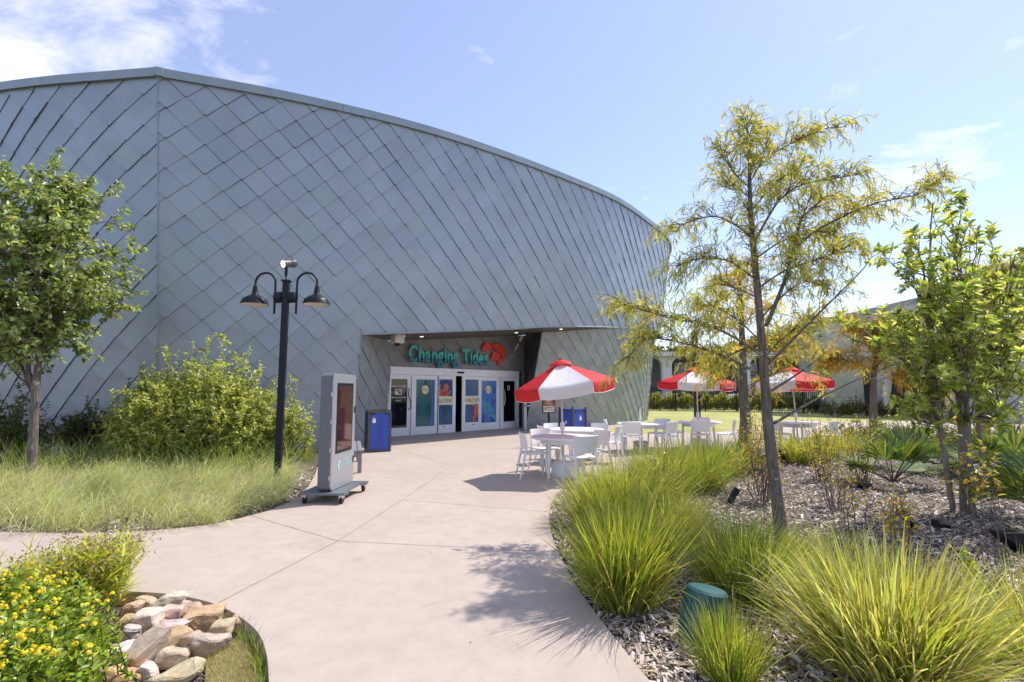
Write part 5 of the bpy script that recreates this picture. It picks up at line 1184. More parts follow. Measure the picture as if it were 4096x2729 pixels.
br1 = [([(1000, 1050), (1100, 800), (1150, 600), (1190, 480), (1230, 380)], .3, .035, 1.0), ([(940, 610), (1010, 480), (1080, 380), (1190, 310), (1350, 280), (1480, 260)], -.4, .022, 1.0), ([(925, 590), (850, 530), (750, 480), (650, 490), (520, 540)], .3, .02, 1.0),
       ([(1160, 640), (1250, 560), (1400, 480), (1560, 410), (1800, 360), (1930, 270)], .2, .02, .9), ([(970, 1200), (850, 1120), (700, 1050), (500, 1010), (330, 960), (240, 940)], .5, .024, 1.25), ([(1010, 1250), (1200, 1060), (1330, 930), (1500, 760), (1540, 700)], -.2, .022, .14),
       ([(1010, 1400), (1180, 1290), (1350, 1160)], .1, .022, .1), ([(1040, 1560), (1250, 1440), (1500, 1320), (1750, 1225)], .4, .022, .10), ([(970, 1310), (850, 1240), (700, 1180), (520, 1130), (360, 1120), (280, 1220)], -.35, .022, 1.1),
       ([(920, 220), (1050, 140), (1200, 60), (1300, 20), (1420, 10)], .1, .012, 1.0), ([(915, 330), (840, 260), (780, 170), (740, 130)], -.2, .012, 1.0), ([(935, 800), (800, 710), (650, 700), (530, 740)], -.4, .016, 1.0), ([(940, 700), (1100, 600), (1300, 560), (1450, 640)], .6, .016, 1.1),
       ([(960, 850), (1100, 760), (1280, 700), (1420, 640)], -.5, .016, 1.1), ([(950, 900), (830, 850), (740, 830), (700, 860)], .5, .014, 1.0), ([(980, 1000), (1080, 900), (1200, 820), (1340, 860)], .3, .014, 1.0), ([(915, 450), (980, 380), (1060, 300), (1180, 220)], .5, .012, 1.0), ([(912, 380), (860, 340), (800, 330), (760, 260)], .4, .010, 1.0),
       ([(985, 1220), (1080, 1120), (1180, 1050), (1260, 1000)], .7, .014, 1.0), ([(960, 1120), (840, 1010), (740, 960), (640, 930)], .8, .014, 1.2), ([(1190, 480), (1260, 420), (1330, 370), (1420, 400)], .1, .01, 1.1), ([(960, 1150), (860, 1180), (760, 1220), (640, 1200)], .9, .014, 1.2), ([(915, 300), (960, 220), (990, 140), (1010, 70)], .2, .009, 1.0), ([(920, 170), (900, 90), (880, 30), (900, -20)], 0, .007, .9)]
CYC = [(.50, .51, .12), (.60, .58, .17), (.40, .44, .10), (.66, .60, .24), (.32, .37, .09)]
b_c = G(783, 541); cypress('feathery yellow-green cypress standing in the mulch bed, nearest one', b_c, [(1010, 1580), (1000, 1450), (985, 1250), (962, 960), (938, 700), (925, 560), (915, 400), (912, 250), (913, 130), (905, 40), (890, -20)], 5.75, br1, CYC, 34, 13, .055, L=.125)
br2 = [([(875, 1300), (820, 1250), (760, 1240), (700, 1270)], .2, .02, 1.0), ([(880, 1230), (940, 1150), (1010, 1110), (1110, 1080)], .3, .02, 1.0), ([(878, 1150), (800, 1060), (720, 1010)], -.3, .018, 1.0), ([(875, 1060), (940, 980), (1040, 960)], .3, .016, 1.0), ([(870, 980), (800, 900), (760, 850)], .2, .014, 1.0), ([(868, 900), (900, 830), (880, 760)], .1, .012, 1.0), ([(872, 1380), (960, 1340), (1060, 1330)], -.2, .014, .8), ([(875, 1340), (790, 1330), (720, 1340)], -.2, .014, .8), ([(880, 1180), (960, 1200), (1100, 1190), (1230, 1150)], .2, .015, .9)]
CYO = [(.56, .44, .09), (.62, .46, .10), (.50, .42, .09), (.58, .36, .08)]
b_c2 = G(741, 462); cypress('second cypress with orange tinted crown behind the nearest one', b_c2, [(890, 1560), (880, 1400), (878, 1250), (872, 1080), (866, 900), (855, 800), (830, 760)], b_c2[1], br2, CYO+CYC[:2], 24, 15, .12, sub=.7, L=.19)
br3 = [([(1560, 1330), (1480, 1260), (1380, 1220), (1300, 1250)], .2, .03, 1.2), ([(1570, 1280), (1640, 1180), (1740, 1120)], .3, .03, 1.2), ([(1575, 1180), (1500, 1080), (1460, 1060)], .2, .02, 1.2), ([(1580, 1120), (1660, 1060), (1740, 1040)], .2, .02, 1.2), ([(1565, 1350), (1660, 1310), (1760, 1320)], -.2, .02, 1.2)]
b_c3 = G(873, 437); cypress('rust tinted cypress in front of the tiled outbuilding', b_c3, [(1560, 1500), (1560, 1350), (1570, 1230), (1580, 1120), (1590, 1060)], b_c3[1], br3, [(.50, .36, .08), (.34, .27, .06), (.22, .22, .05), (.56, .38, .09)], 34, 18, .13, sub=.9, L=.26)

br4 = [([(2143, 1300), (2050, 1220), (1960, 1180), (1880, 1200)], .2, .03, 1.2), ([(2143, 1250), (2230, 1150), (2330, 1120)], .3, .03, 1.2), ([(2140, 1150), (2040, 1060), (1950, 1010)], -.2, .02, 1.2), ([(2138, 1080), (2230, 980), (2320, 920)], .2, .02, 1.2), ([(2135, 1000), (2060, 900), (1990, 850)], .2, .02, 1.2), ([(2140, 1350), (2240, 1310), (2340, 1320)], -.2, .02, 1.2), ([(2130, 930), (2180, 830), (2240, 760)], .1, .02, 1.2), ([(2140, 1340), (2030, 1330), (1930, 1350)], .1, .02, 1.2)]
b_c4 = G(985, 441); cypress('golden green cypress behind the pale stems at right', b_c4, [(2145, 1500), (2143, 1350), (2140, 1200), (2137, 1050), (2130, 900), (2120, 780)], b_c4[1], br4, [(.50, .48, .12), (.40, .42, .10), (.56, .44, .10), (.30, .30, .07)], 36, 18, .12, sub=.9, L=.25)

# magnolia-like tree, several stems
def c8(X, Y): return (3250+X/2.24)/4, (1000+Y/2.24)/4
dm = 6.9; Bm = [G(953, 507), G(963, 509), G(972, 509), G(985, 488)]
stems = [(np.array([[*Bm[0][:2], -.08]]+[W(*c8(*p), dm) for p in ((1140, 1560), (1130, 1350), (1110, 1150), (1085, 980), (1075, 750), (1062, 480), (1045, 250), (1055, 0), (1060, -220), (1080, -420))]), .038, .008),
         (np.array([[*Bm[1][:2], -.08]]+[W(*c8(*p), dm+.1) for p in ((1330, 1560), (1310, 1350), (1300, 1150), (1285, 900), (1275, 700), (1255, 400), (1270, 120), (1290, -120), (1330, -300))]), .042, .008),
         (np.array([[*Bm[2][:2], -.08]]+[W(*c8(*p), dm-.1) for p in ((1390, 1560), (1375, 1350), (1345, 1100), (1340, 850), (1355, 550), (1330, 250), (1325, 0), (1380, -200))]), .040, .008),
         (np.array([[*Bm[3][:2], -.08]]+[W(*c8(*p), dm+.7) for p in ((1480, 1500), (1470, 1250), (1560, 950), (1620, 700), (1700, 500), (1760, 250), (1780, 60))]), .033, .007)]
fk = []
tips = [(860, 40), (720, 110), (640, 60), (960, -60), (1020, -200), (1100, -330), (1180, -420), (1300, -330), (1390, -220), (1480, -150), (1600, -60), (1480, 50), (700, 620), (480, 640), (300, 660), (240, 700), (560, 750), (820, 700), (900, 560), (1000, 760), (680, 880), (850, 1000), (980, 980), (760, 1400), (900, 1330), (1010, 1480), (1180, 560), (1450, 420), (1550, 560), (1650, 620), (1780, 560), (1860, 480), (1720, 760), (1600, 860), (1500, 1000), (1820, 780), (1900, 900), (1450, 1180), (1600, 1230), (1780, 1150), (1900, 1250), (1650, 1420), (1820, 1400), (1130, 160), (1220, 60), (930, 220), (1000, 320), (1420, 260), (1560, 330), (1720, 300), (1850, 250), (1950, 640), (2000, 400), (1960, 1050), (1080, 640), (1230, 740), (1400, 760), (1190, 980), (1350, 1230), (1130, 1230), (940, 1160), (600, 700), (420, 720), (880, 860), (1240, -180), (1160, -120), (1380, -60), (1900, 100), (1830, 20), (1250, 480), (1500, 680), (1680, 980), (1850, 640), (1580, 740), (1280, 900), (1420, 900), (1050, 880), (1760, 860), (1350, 420), (1480, 540), (1640, 420), (1760, 420), (1150, 330), (1280, 220), (1000, 640), (760, 760), (1100, 1060)]
for (X, Y) in tips:
    for rep in range(1 if X < 700 or Y < -100 else 2):
        e = W(*c8(X+rng.normal(0, 30), Y+rng.normal(0, 30)), dm+rng.normal(0, .55)); sidx = 0 if X < 1050 else (3 if X > 1560 else int(rng.integers(1, 3))); S_ = stems[sidx][0]
        zz = np.clip(e[2]-rng.uniform(.35, .9), .5, 3.8); k = np.abs(S_[:, 2]-zz).argmin(); fk.append((S_[k], e, [0, 0, -.06]))
tree('sweetbay_tree', 'many-stemmed tree with large pale green leaves at the right edge', (Bm[1][0], Bm[1][1], 0), stems, fk, None, .118, .046, [(.38, .42, .13), (.50, .52, .22), (.22, .29, .08), (.62, .61, .36), (.13, .19, .05)], M_mag, M_bark2, 4, 13, .1, axial=.55, droop=.0, sublen=.28, br=.016, cw=(.3, .25, .2, .12, .13), f0=.5)

# palmettos
def palmetto(base, nf, L, label):
    base = np.asarray(base, float); t = thing('palmetto', label, 'palm', base, 'palmettos in the mulch bed'); VV, FF, CC, off = [], [], [], 0; st = MB()
    for k in range(nf):
        az = 2*math.pi*k/nf+rng.normal(0, .25); el = rng.uniform(.35, 1.15); h = np.array([math.cos(az), math.sin(az), 0]); d = h*math.cos(el)+Zu*math.sin(el); P = base+np.outer(np.linspace(0, 1, 4), d*L*.55)+np.outer(np.linspace(0, 1, 4)**2, [0, 0, -.04]); st.tube(P, [.012, .01, .008, .006], 5)
        o_ = P[-1]; side = np.array([-h[1], h[0], 0]); n = 26; a = np.linspace(-1.45, 1.45, n)+rng.normal(0, .03, n)
        bl = np.cos(a)[:, None]*d+np.sin(a)[:, None]*side; Lb2 = L*.62*(.75+.25*np.cos(a))[:, None]; up = np.cross(d, side); w_ = (np.cross(bl, up))*.018
        mid = o_+bl*Lb2*.5+up*.01; tip = o_+bl*Lb2+Zu*(-.10)*L*rng.uniform(.3, 1.2, (n, 1))
        V = np.stack([np.repeat(o_[None], n, 0), mid+w_, tip, mid-w_], 1).reshape(-1, 3); i = (np.arange(n)*4)[:, None]+off; VV.append(V); FF.append(i+[0, 1, 2, 3]); off += len(V)
        CC.append(np.repeat(jitcol(n, [(.10, .17, .05), (.16, .22, .06), (.26, .28, .07), (.07, .13, .06)], None, .15), 4, 0))
    st.build('leaf_stalks', M_twig, t); npmesh('fans', np.vstack(VV), np.vstack(FF), M_palm, t, np.vstack(CC))
palmetto(G(893, 482), 13, .95, 'palmetto with fan leaves left of the pale stems'); palmetto(G(912, 466), 12, 1.05, 'palmetto behind the front palmetto, nearer the hedge'); palmetto(G(1010, 478), 13, 1.1, 'palmetto behind the pale stems at right'); palmetto(G(1062, 528), 15, 1.05, 'palmetto reaching in from the right edge'); palmetto(G(955, 470), 10, .8, 'small palmetto between the pale stems')

# thin twiggy shrubs with yellow and red leaves
def twiggy(base, n, h, spread, nl, label, Ls=.04, cols=None, f0=.35):
    base = np.asarray(base, float); t = thing('twiggy_shrub', label, 'shrub', base, 'thin twiggy shrubs'); st = MB(); acc = []
    for k in range(n):
        a = rng.uniform(0, 2*math.pi); r = rng.uniform(.1, 1); e = base+np.array([spread*r*math.cos(a), spread*r*math.sin(a), h*rng.uniform(.55, 1.05)]); b0 = base+np.array([.12*math.cos(a)*r, .12*math.sin(a)*r, -.06]); P = curve(b0, e, [.0, 0, .0], 6, .07); st.tube(P, np.linspace(.008, .002, 6), 4, cap=False); shoot_leaves(P, nl, f0, 1, Ls, acc, 0, .7)
        for j in range(2):
            p0 = along(P, np.array([rng.uniform(.35, .85)]))[0]; e2 = p0+unit(rng.normal(0, 1, 3)+[0, 0, .9])*h*.25; P2 = curve(p0, e2, [0, 0, 0], 4, .08); st.tube(P2, np.linspace(.004, .0015, 4), 3, cap=False); shoot_leaves(P2, nl//2+1, .2, 1, Ls, acc, 0, .7)
    st.build('twigs', M_twigr, t); pos = np.vstack([a[0] for a in acc]); d = np.vstack([a[1] for a in acc]); m = len(pos)
    leaf_mesh('foliage', pos, d, unit(rng.normal(0, .5, (m, 3))+[0, 0, 1]), Ls*rng.uniform(.6, 1.3, m), Ls*.5*rng.uniform(.7, 1.2, m), jitcol(m, cols or AU, None, .2), M_leaf, t)
AU = [(.52, .46, .09), (.44, .45, .10), (.55, .36, .08), (.42, .20, .05), (.34, .38, .09)]
twiggy(G(762, 497), 26, 1.25, .42, 26, 'yellow leaved shrub just left of the cypress trunk'); twiggy(G(755, 470), 20, 1.15, .4, 26, 'yellow leaved shrub in front of the second cypress')
twiggy(G(838, 506), 16, .85, .35, 7, 'nearly bare twiggy shrub in the open mulch', f0=.55); twiggy(G(822, 478), 22, 1.15, .45, 16, 'reddish twiggy shrub behind the bare one'); twiggy(G(862, 480), 18, 1.1, .4, 18, 'yellow twiggy shrub left of the palmetto')
twiggy(G(893, 560), 9, .72, .22, 8, 'small red and yellow shrub beside the black spotlight', Ls=.05); twiggy(G(912, 552), 8, .62, .2, 8, 'sparse seedling shrub in front of the tilted spotlight', Ls=.05); twiggy(G(855, 530), 5, .62, .12, 7, 'single thin seedling in the mulch, right of trunk', Ls=.045); twiggy(G(668, 520), 6, .95, .12, 8, 'thin sapling rising out of the yellow grass', Ls=.05)
twiggy(G(968, 512), 8, .7, .18, 14, 'yellow leafed sprout among the pale stems', Ls=.055, cols=AU[:2]); twiggy(G(1000, 560), 5, 1.35, .25, 12, 'orange leaved sapling near the right edge', Ls=.06, cols=[(.42, .27, .06), (.40, .34, .08), (.34, .30, .07)], f0=.6)
twiggy(G(967, 575), 3, .28, .06, 12, 'tiny bright seedling in the mulch at right', Ls=.06, cols=[(.38, .42, .10)], f0=.1)
# low shrubs and hedge further back
LS = [(.20, .21, .05), (.28, .27, .06), (.14, .16, .035), (.34, .30, .08)]
for i, (px, py, w_, h_, lab) in enumerate([(845, 447, 1.0, .9, 'low olive shrub behind the twiggy shrubs'), (880, 446, 1.1, 1.0, 'low olive shrub left of the rust cypress'), (925, 448, 1.3, 1.0, 'low olive shrub in front of the brown doorway'), (975, 450, 1.3, 1.0, 'low olive shrub behind the pale stems'), (1018, 452, 1.3, 1.1, 'low olive shrub at the right edge')]):
    bush('low_shrub', lab, G(px, py), w_, .6, h_, 70, 42, .055, .026, LS, None, 'low shrubs behind the mulch bed', f0=.2, low=.3)
for i, (px, lab) in enumerate([(835, 'dark shrub at the left foot of the tiled outbuilding'), (858, 'dark shrub at the middle foot of the tiled outbuilding'), (880, 'dark shrub beside the black column')]):
    bush('low_shrub', lab, G(px, 417), 1.0, .6, 1.1+.2*(i % 2), 55, 40, .10, .05, [(.06, .08, .02), (.12, .12, .03), (.22, .15, .04)], None, 'dark shrubs by the outbuilding', f0=.2)
# hedge behind the fence, one shrub after another
he = fb-fa; 
for i in range(12):
    p = fa+he*((i+.5)/12)+np.array([0, 1.6, 0])
    bush('hedge_shrub', ['leftmost hedge shrub, beside the drum wall', 'second hedge shrub from the drum wall', 'third hedge shrub from the drum wall', 'hedge shrub just left of the dark post', 'hedge shrub directly behind the dark post', 'hedge shrub just right of the dark post', 'hedge shrub left of the second cypress trunk', 'hedge shrub behind the second cypress trunk', 'hedge shrub just left of the nearest cypress trunk', 'hedge shrub just right of the nearest cypress trunk', 'second hedge shrub from the tiled outbuilding', 'rightmost hedge shrub, beside the tiled outbuilding'][i], p, .95, .5, 1.55, 80, 46, .13, .075, [(.42, .42, .09), (.54, .50, .14), (.26, .28, .06)], None, 'hedge behind the steel fence', f0=.15, low=.3)
# far trees on the skyline
def far_tree(x, y, h, w, label):
    base = np.array([x, y, -.1]); t = thing('distant_tree', label, 'tree', base, 'trees beyond the pavilion'); MB().tube([base, base+[0, 0, h*.5]], [.35, .2], 7).build('trunk', M_bark, t)
    n = 2600; v = unit(rng.normal(0, 1, (n, 3))); rr = rng.uniform(.4, 1, n)**.4*(1+.18*np.sin(v[:, 0]*7+x)*np.cos(v[:, 2]*6+y)); pos = base+[0, 0, h*.62]+v*rr[:, None]*[w, w*.8, h*.40]
    leaf_mesh('crown', pos, unit(rng.normal(0, 1, (n, 3))), unit(rng.normal(0, 1, (n, 3))), .75*rng.uniform(.6, 1.2, n), .5, jitcol(n, [(.05, .08, .02), (.08, .11, .03), (.12, .14, .04)], None, .15), M_leaf, t)
for i, (px, h, w_) in enumerate([(640, 9.5, 5), (668, 8.2, 4), (690, 9.2, 4.5), (716, 8.4, 5), (745, 10, 5), (775, 11, 5.5), (805, 11.5, 5), (835, 10, 6)]):
    far_tree((px-512)/FPX*84, 84+rng.uniform(-2, 4), h, w_, ['distant tree at left above the pavilion roof', 'low distant tree beside the drum wall', 'distant tree left of the dark post', 'distant tree right of the dark post', 'distant tree behind the second cypress', 'distant tree left of the nearest trunk', 'distant tree behind the right umbrella', 'distant tree beside the tiled outbuilding'][i])

# ---------------------------------------------------------------- lower left bed
LB = lambda px, py: G(px, py, -.055)
# lantana
lt_ = thing('lantana_bush', 'bright green lantana covered in yellow flowers, bottom left', 'flowering shrub', LB(30, 680)); st = MB(); acc = []; cl = np.array([LB(*a)[:2] for a in [(-80, 770), (-60, 640), (0, 634), (55, 640), (84, 655), (94, 690), (86, 760)]])
qs = scatter(cl, 430)
for q in qs:
    hh = rng.uniform(.22, .40); e = np.array([q[0], q[1], hh]); b0 = e+np.array([rng.normal(0, .12), rng.normal(0, .12), -hh-.05]); P = curve(b0, e, [0, 0, 0], 5, .1); st.tube(P, np.linspace(.005, .002, 5), 3, cap=False); shoot_leaves(P, 62, .25, 1, .05, acc, 0, .6)
st.build('stems', M_twig, lt_); pos = np.vstack([a[0] for a in acc]); d = np.vstack([a[1] for a in acc]); n = len(pos)
leaf_mesh('foliage', pos, d, unit(rng.normal(0, .4, (n, 3))+[0, 0, 1]), .038*rng.uniform(.6, 1.3, n), .020*rng.uniform(.7, 1.2, n), jitcol(n, [(.28, .38, .05), (.37, .46, .08), (.46, .52, .12), (.16, .24, .035)], None, .15), M_bush, lt_)
fq = qs[rng.permutation(len(qs))[:170]]; 
fl = MB(); VV = []; FF = []; off = 0; CC = []
for q in fq:
    c = np.array([q[0]+rng.normal(0, .03), q[1]+rng.normal(0, .03), rng.uniform(.36, .44)]); k = 16; u = unit(rng.normal(0, 1, (k, 3))*[1, 1, .5]+[0, 0, .45]); cc = c+u*rng.uniform(.008, .016)
    s1 = unit(np.cross(u, rng.normal(0, 1, (k, 3)))); s2 = np.cross(u, s1); r_ = .0062
    V = np.stack([cc+s1*r_, cc+s2*r_, cc-s1*r_, cc-s2*r_], 1).reshape(-1, 3); VV.append(V); FF.append((np.arange(k)*4)[:, None]+[0, 1, 2, 3]+off); off += len(V); CC.append(np.repeat(jitcol(k, [(.95, .74, .03), (.92, .62, .02), (.95, .82, .10)], None, .06), 4, 0))
npmesh('flowers', np.vstack(VV), np.vstack(FF), M_petal, lt_, np.vstack(CC))
# river oats
def oats(px, py, n, h, label, wscale=1):
    base = LB(px, py); t = thing('river_oats', label, 'grass', base, 'river oats clumps'); a = rng.uniform(0, 6.28, n); r = .16*np.sqrt(rng.uniform(0, 1, n))*wscale
    b = base+np.stack([r*np.cos(a), r*np.sin(a), np.zeros(n)], 1); az = rng.normal(.2, 1.5, n); V, F, m, P = blades(b, az, np.abs(rng.normal(.12, .14, n)), h*rng.uniform(.7, 1.1, n), np.full(n, .004), rng.uniform(.05, .2, n), 6, (.05, 0, 0), rng.normal(0, 1, n))
    npmesh('stalks', V, F, M_grass, t, np.repeat(jitcol(n, [(.33, .36, .08), (.26, .32, .06)], None, .15), m, 0))
    f = rng.uniform(.12, .85, (n, 6)); pos = np.vstack([along(P[i], f[i]) for i in range(n)]); k = len(pos); az2 = rng.uniform(0, 6.28, k)
    V, F, m, _ = blades(pos, az2, rng.uniform(.5, 1.1, k), rng.uniform(.13, .26, k), rng.uniform(.010, .021, k), rng.uniform(.2, .6, k), 4, (.05, 0, 0), rng.normal(0, .4, k)); npmesh('leaves', V, F, M_grass, t, np.repeat(jitcol(k, [(.60, .60, .16), (.52, .56, .13), (.66, .64, .28), (.36, .44, .09)], None, .16), m, 0))
    tp_ = np.repeat(P[:, -1], 6, 0)+rng.normal(0, .035, (n*6, 3))*[1, 1, .8]; k = len(tp_); leaf_mesh('seed_heads', tp_, unit(rng.normal(0, .5, (k, 3))+[.2, 0, -.8]), unit(rng.normal(0, 1, (k, 3))), .022*rng.uniform(.7, 1.3, k), .011, jitcol(k, [(.40, .31, .22), (.28, .19, .13), (.50, .42, .32)], None, .15), M_grass, t, .1, kind='stuff')
oats(100, 612, 130, .56, 'tall clump of river oats at the right end of the bed', 1.1); oats(72, 618, 90, .54, 'river oats clump between lantana and path, middle one'); oats(38, 614, 55, .48, 'thin river oats behind the lantana, left one'); oats(6, 616, 40, .42, 'thin river oats at the left edge', 1.2)
# small turf at the tip of the bed
tpz = np.array([LB(*a)[:2] for a in [(205, 700), (206, 655), (218, 640), (240, 634), (254, 642), (262, 660), (265, 690), (250, 740), (200, 740)]])
sheet('turf_soil', tpz, -.085, mat('sandy_soil', (.24, .17, .10), .95, var=.3, scale=14, bump=.5, bscale=60))
n = 3800; q = scatter(tpz, n); b = np.column_stack([q, np.full(n, -.09)]); V, F, m, P = blades(b, rng.uniform(0, 6.28, n), np.abs(rng.normal(.45, .35, n)), rng.uniform(.02, .05, n), rng.uniform(.002, .0035, n), rng.uniform(.1, .4, n), 3, None, rng.normal(0, 1, n))
o = npmesh('turf', V, F, M_grass, None, np.repeat(jitcol(n, [(.36, .40, .12), (.46, .46, .20), (.50, .45, .26)], None, .18), m, 0), 'stuff'); tag(o, 'sparse short turf at the rounded tip of the stone bed', 'grass')
for i in range(14):
    k = int(rng.integers(8, len(E_rock)-40)); e = E_rock[28+i*2] if 28+i*2 < len(E_rock) else E_rock[-1]
edgeq = E_rock[6:34]; n = 420; q = edgeq[rng.integers(0, len(edgeq), n)]+rng.normal(0, .02, (n, 2))+np.array([-.03, -.02]); b = np.column_stack([q, np.full(n, -.09)])
V, F, m, P = blades(b, rng.uniform(0, 6.28, n), np.abs(rng.normal(.3, .3, n)), rng.uniform(.05, .16, n), rng.uniform(.003, .005, n), rng.uniform(.1, .4, n), 4, None, rng.normal(0, 1, n)); o = npmesh('edge_grass', V, F, M_grass, None, np.repeat(jitcol(n, GG, None, .2), m, 0), 'stuff'); tag(o, 'stray grass blades along the concrete edge of the stone bed', 'grass')
from mathutils import noise

# ================================================================== rocks
def rock_mat():
    m, N, L, b = newmat('layered_sandstone'); b.inputs['Roughness'].default_value = .85; b.inputs['Specular IOR Level'].default_value = .25
    oi = N.new('ShaderNodeAttribute'); oi.attribute_name = 'Col'; tc = N.new('ShaderNodeTexCoord'); mp = N.new('ShaderNodeMapping'); mp.inputs['Scale'].default_value = (1, 1, 3.5); L.new(tc.outputs['Object'], mp.inputs[0])
    n = N.new('ShaderNodeTexNoise'); n.inputs['Scale'].default_value = 11; n.inputs['Detail'].default_value = 9; n.inputs['Roughness'].default_value = .65; L.new(mp.outputs[0], n.inputs['Vector'])
    r = N.new('ShaderNodeValToRGB'); r.color_ramp.elements[0].position = .28; r.color_ramp.elements[1].position = .72; r.color_ramp.elements[0].color = (.52, .44, .38, 1); r.color_ramp.elements[1].color = (1.25, 1.2, 1.15, 1); L.new(n.outputs['Fac'], r.inputs[0])
    mx = N.new('ShaderNodeMixRGB'); mx.blend_type = 'MULTIPLY'; mx.inputs[0].default_value = 1; L.new(oi.outputs['Color'], mx.inputs[1]); L.new(r.outputs[0], mx.inputs[2])
    n2 = N.new('ShaderNodeTexNoise'); n2.inputs['Scale'].default_value = 3.2; n2.inputs['Detail'].default_value = 5; L.new(tc.outputs['Object'], n2.inputs['Vector'])
    r2 = N.new('ShaderNodeValToRGB'); r2.color_ramp.elements[0].position = .52; r2.color_ramp.elements[1].position = .66; L.new(n2.outputs['Fac'], r2.inputs[0])
    m2 = N.new('ShaderNodeMixRGB'); m2.inputs[2].default_value = (.50, .26, .09, 1); f = N.new('ShaderNodeMath'); f.operation = 'MULTIPLY'; f.inputs[1].default_value = .4; L.new(r2.outputs[0], f.inputs[0]); L.new(f.outputs[0], m2.inputs[0]); L.new(mx.outputs[0], m2.inputs[1]); L.new(m2.outputs[0], b.inputs['Base Color'])
    bp = N.new('ShaderNodeBump'); bp.inputs['Strength'].default_value = .8; bp.inputs['Distance'].default_value = .02; L.new(n.outputs['Fac'], bp.inputs['Height']); L.new(bp.outputs[0], b.inputs['Normal']); return m
M_rock = rock_mat()
TAN, GOLD, WHT, PUR, BRN, PINK, GRY = (.60, .49, .37), (.60, .46, .28), (.72, .66, .60), (.40, .30, .265), (.47, .37, .29), (.66, .56, .48), (.48, .41, .35)
def rock(X, Y, w, h, col, label, ang=0.0, tall=1.0):
    px, py = X/1.8917/4, (1900+Y/1.8917)/4; c = G(px, py+h/1.8917/8*.75, -.10); sc = math.hypot(c[1], EYE)/FPX/1.8917/4
    sx_ = w*sc*1.06; hz = min(.18, .42*h*sc+.05)*tall; sy = max(.10, (h*sc-.6*hz)/.5)*.92; sy = max(sy, sx_*.75); sy = min(sy, sx_*1.7+.08)
    bm = bmesh.new(); pts = []
    for k in range(24):
        v = unit(rng.normal(0, 1, 3)); v = np.sign(v)*np.abs(v)**.5; v = v/np.max(np.abs(v)); v[:2] *= rng.uniform(.78, 1.0); v *= rng.uniform(.88, 1.0)
        pts.append(v)
    ca, sa = math.cos(ang), math.sin(ang)
    for v in pts:
        x, y, z = v[0]*sx_/2, v[1]*sy/2, v[2]*hz*.62; x += z*.15
        bm.verts.new((x*ca-y*sa, x*sa+y*ca, z))
    r_ = bmesh.ops.convex_hull(bm, input=bm.verts); bmesh.ops.delete(bm, geom=[e for e in bm.verts if not e.link_faces], context='VERTS')
    bmesh.ops.dissolve_limit(bm, angle_limit=.22, verts=bm.verts, edges=bm.edges)
    bmesh.ops.bevel(bm, geom=list(bm.edges), offset=.008, segments=1, affect='EDGES'); bmesh.ops.triangulate(bm, faces=bm.faces)
    for _ in range(2): bmesh.ops.subdivide_edges(bm, edges=[e for e in bm.edges if e.calc_length() > .035], cuts=1, use_grid_fill=True)
    bm.normal_update(); sd_ = rng.uniform(0, 50, 3)
    for v in bm.verts:
        q_ = Vector((v.co.x*14+sd_[0], v.co.y*14+sd_[1], v.co.z*34+sd_[2])); v.co += v.normal*(noise.noise(q_)*.008+noise.noise(q_*2.7)*.004)
    bmesh.ops.recalc_face_normals(bm, faces=bm.faces)
    me = bpy.data.meshes.new('rock'); bm.to_mesh(me); bm.free(); k = np.ones((len(me.vertices), 4), np.float32); k[:, :3] = np.array(col)*(1+rng.normal(0, .05, 3)); me.color_attributes.new('Col', 'FLOAT_COLOR', 'POINT').data.foreach_set('color', k.ravel())
    o = link('rock', me, M_rock, None); o.location = (c[0], c[1], hz*.42-.10); o.rotation_euler = (rng.normal(0, .10), rng.normal(0, .10), 0); tag(o, label, 'rock', 'stones in the bed')
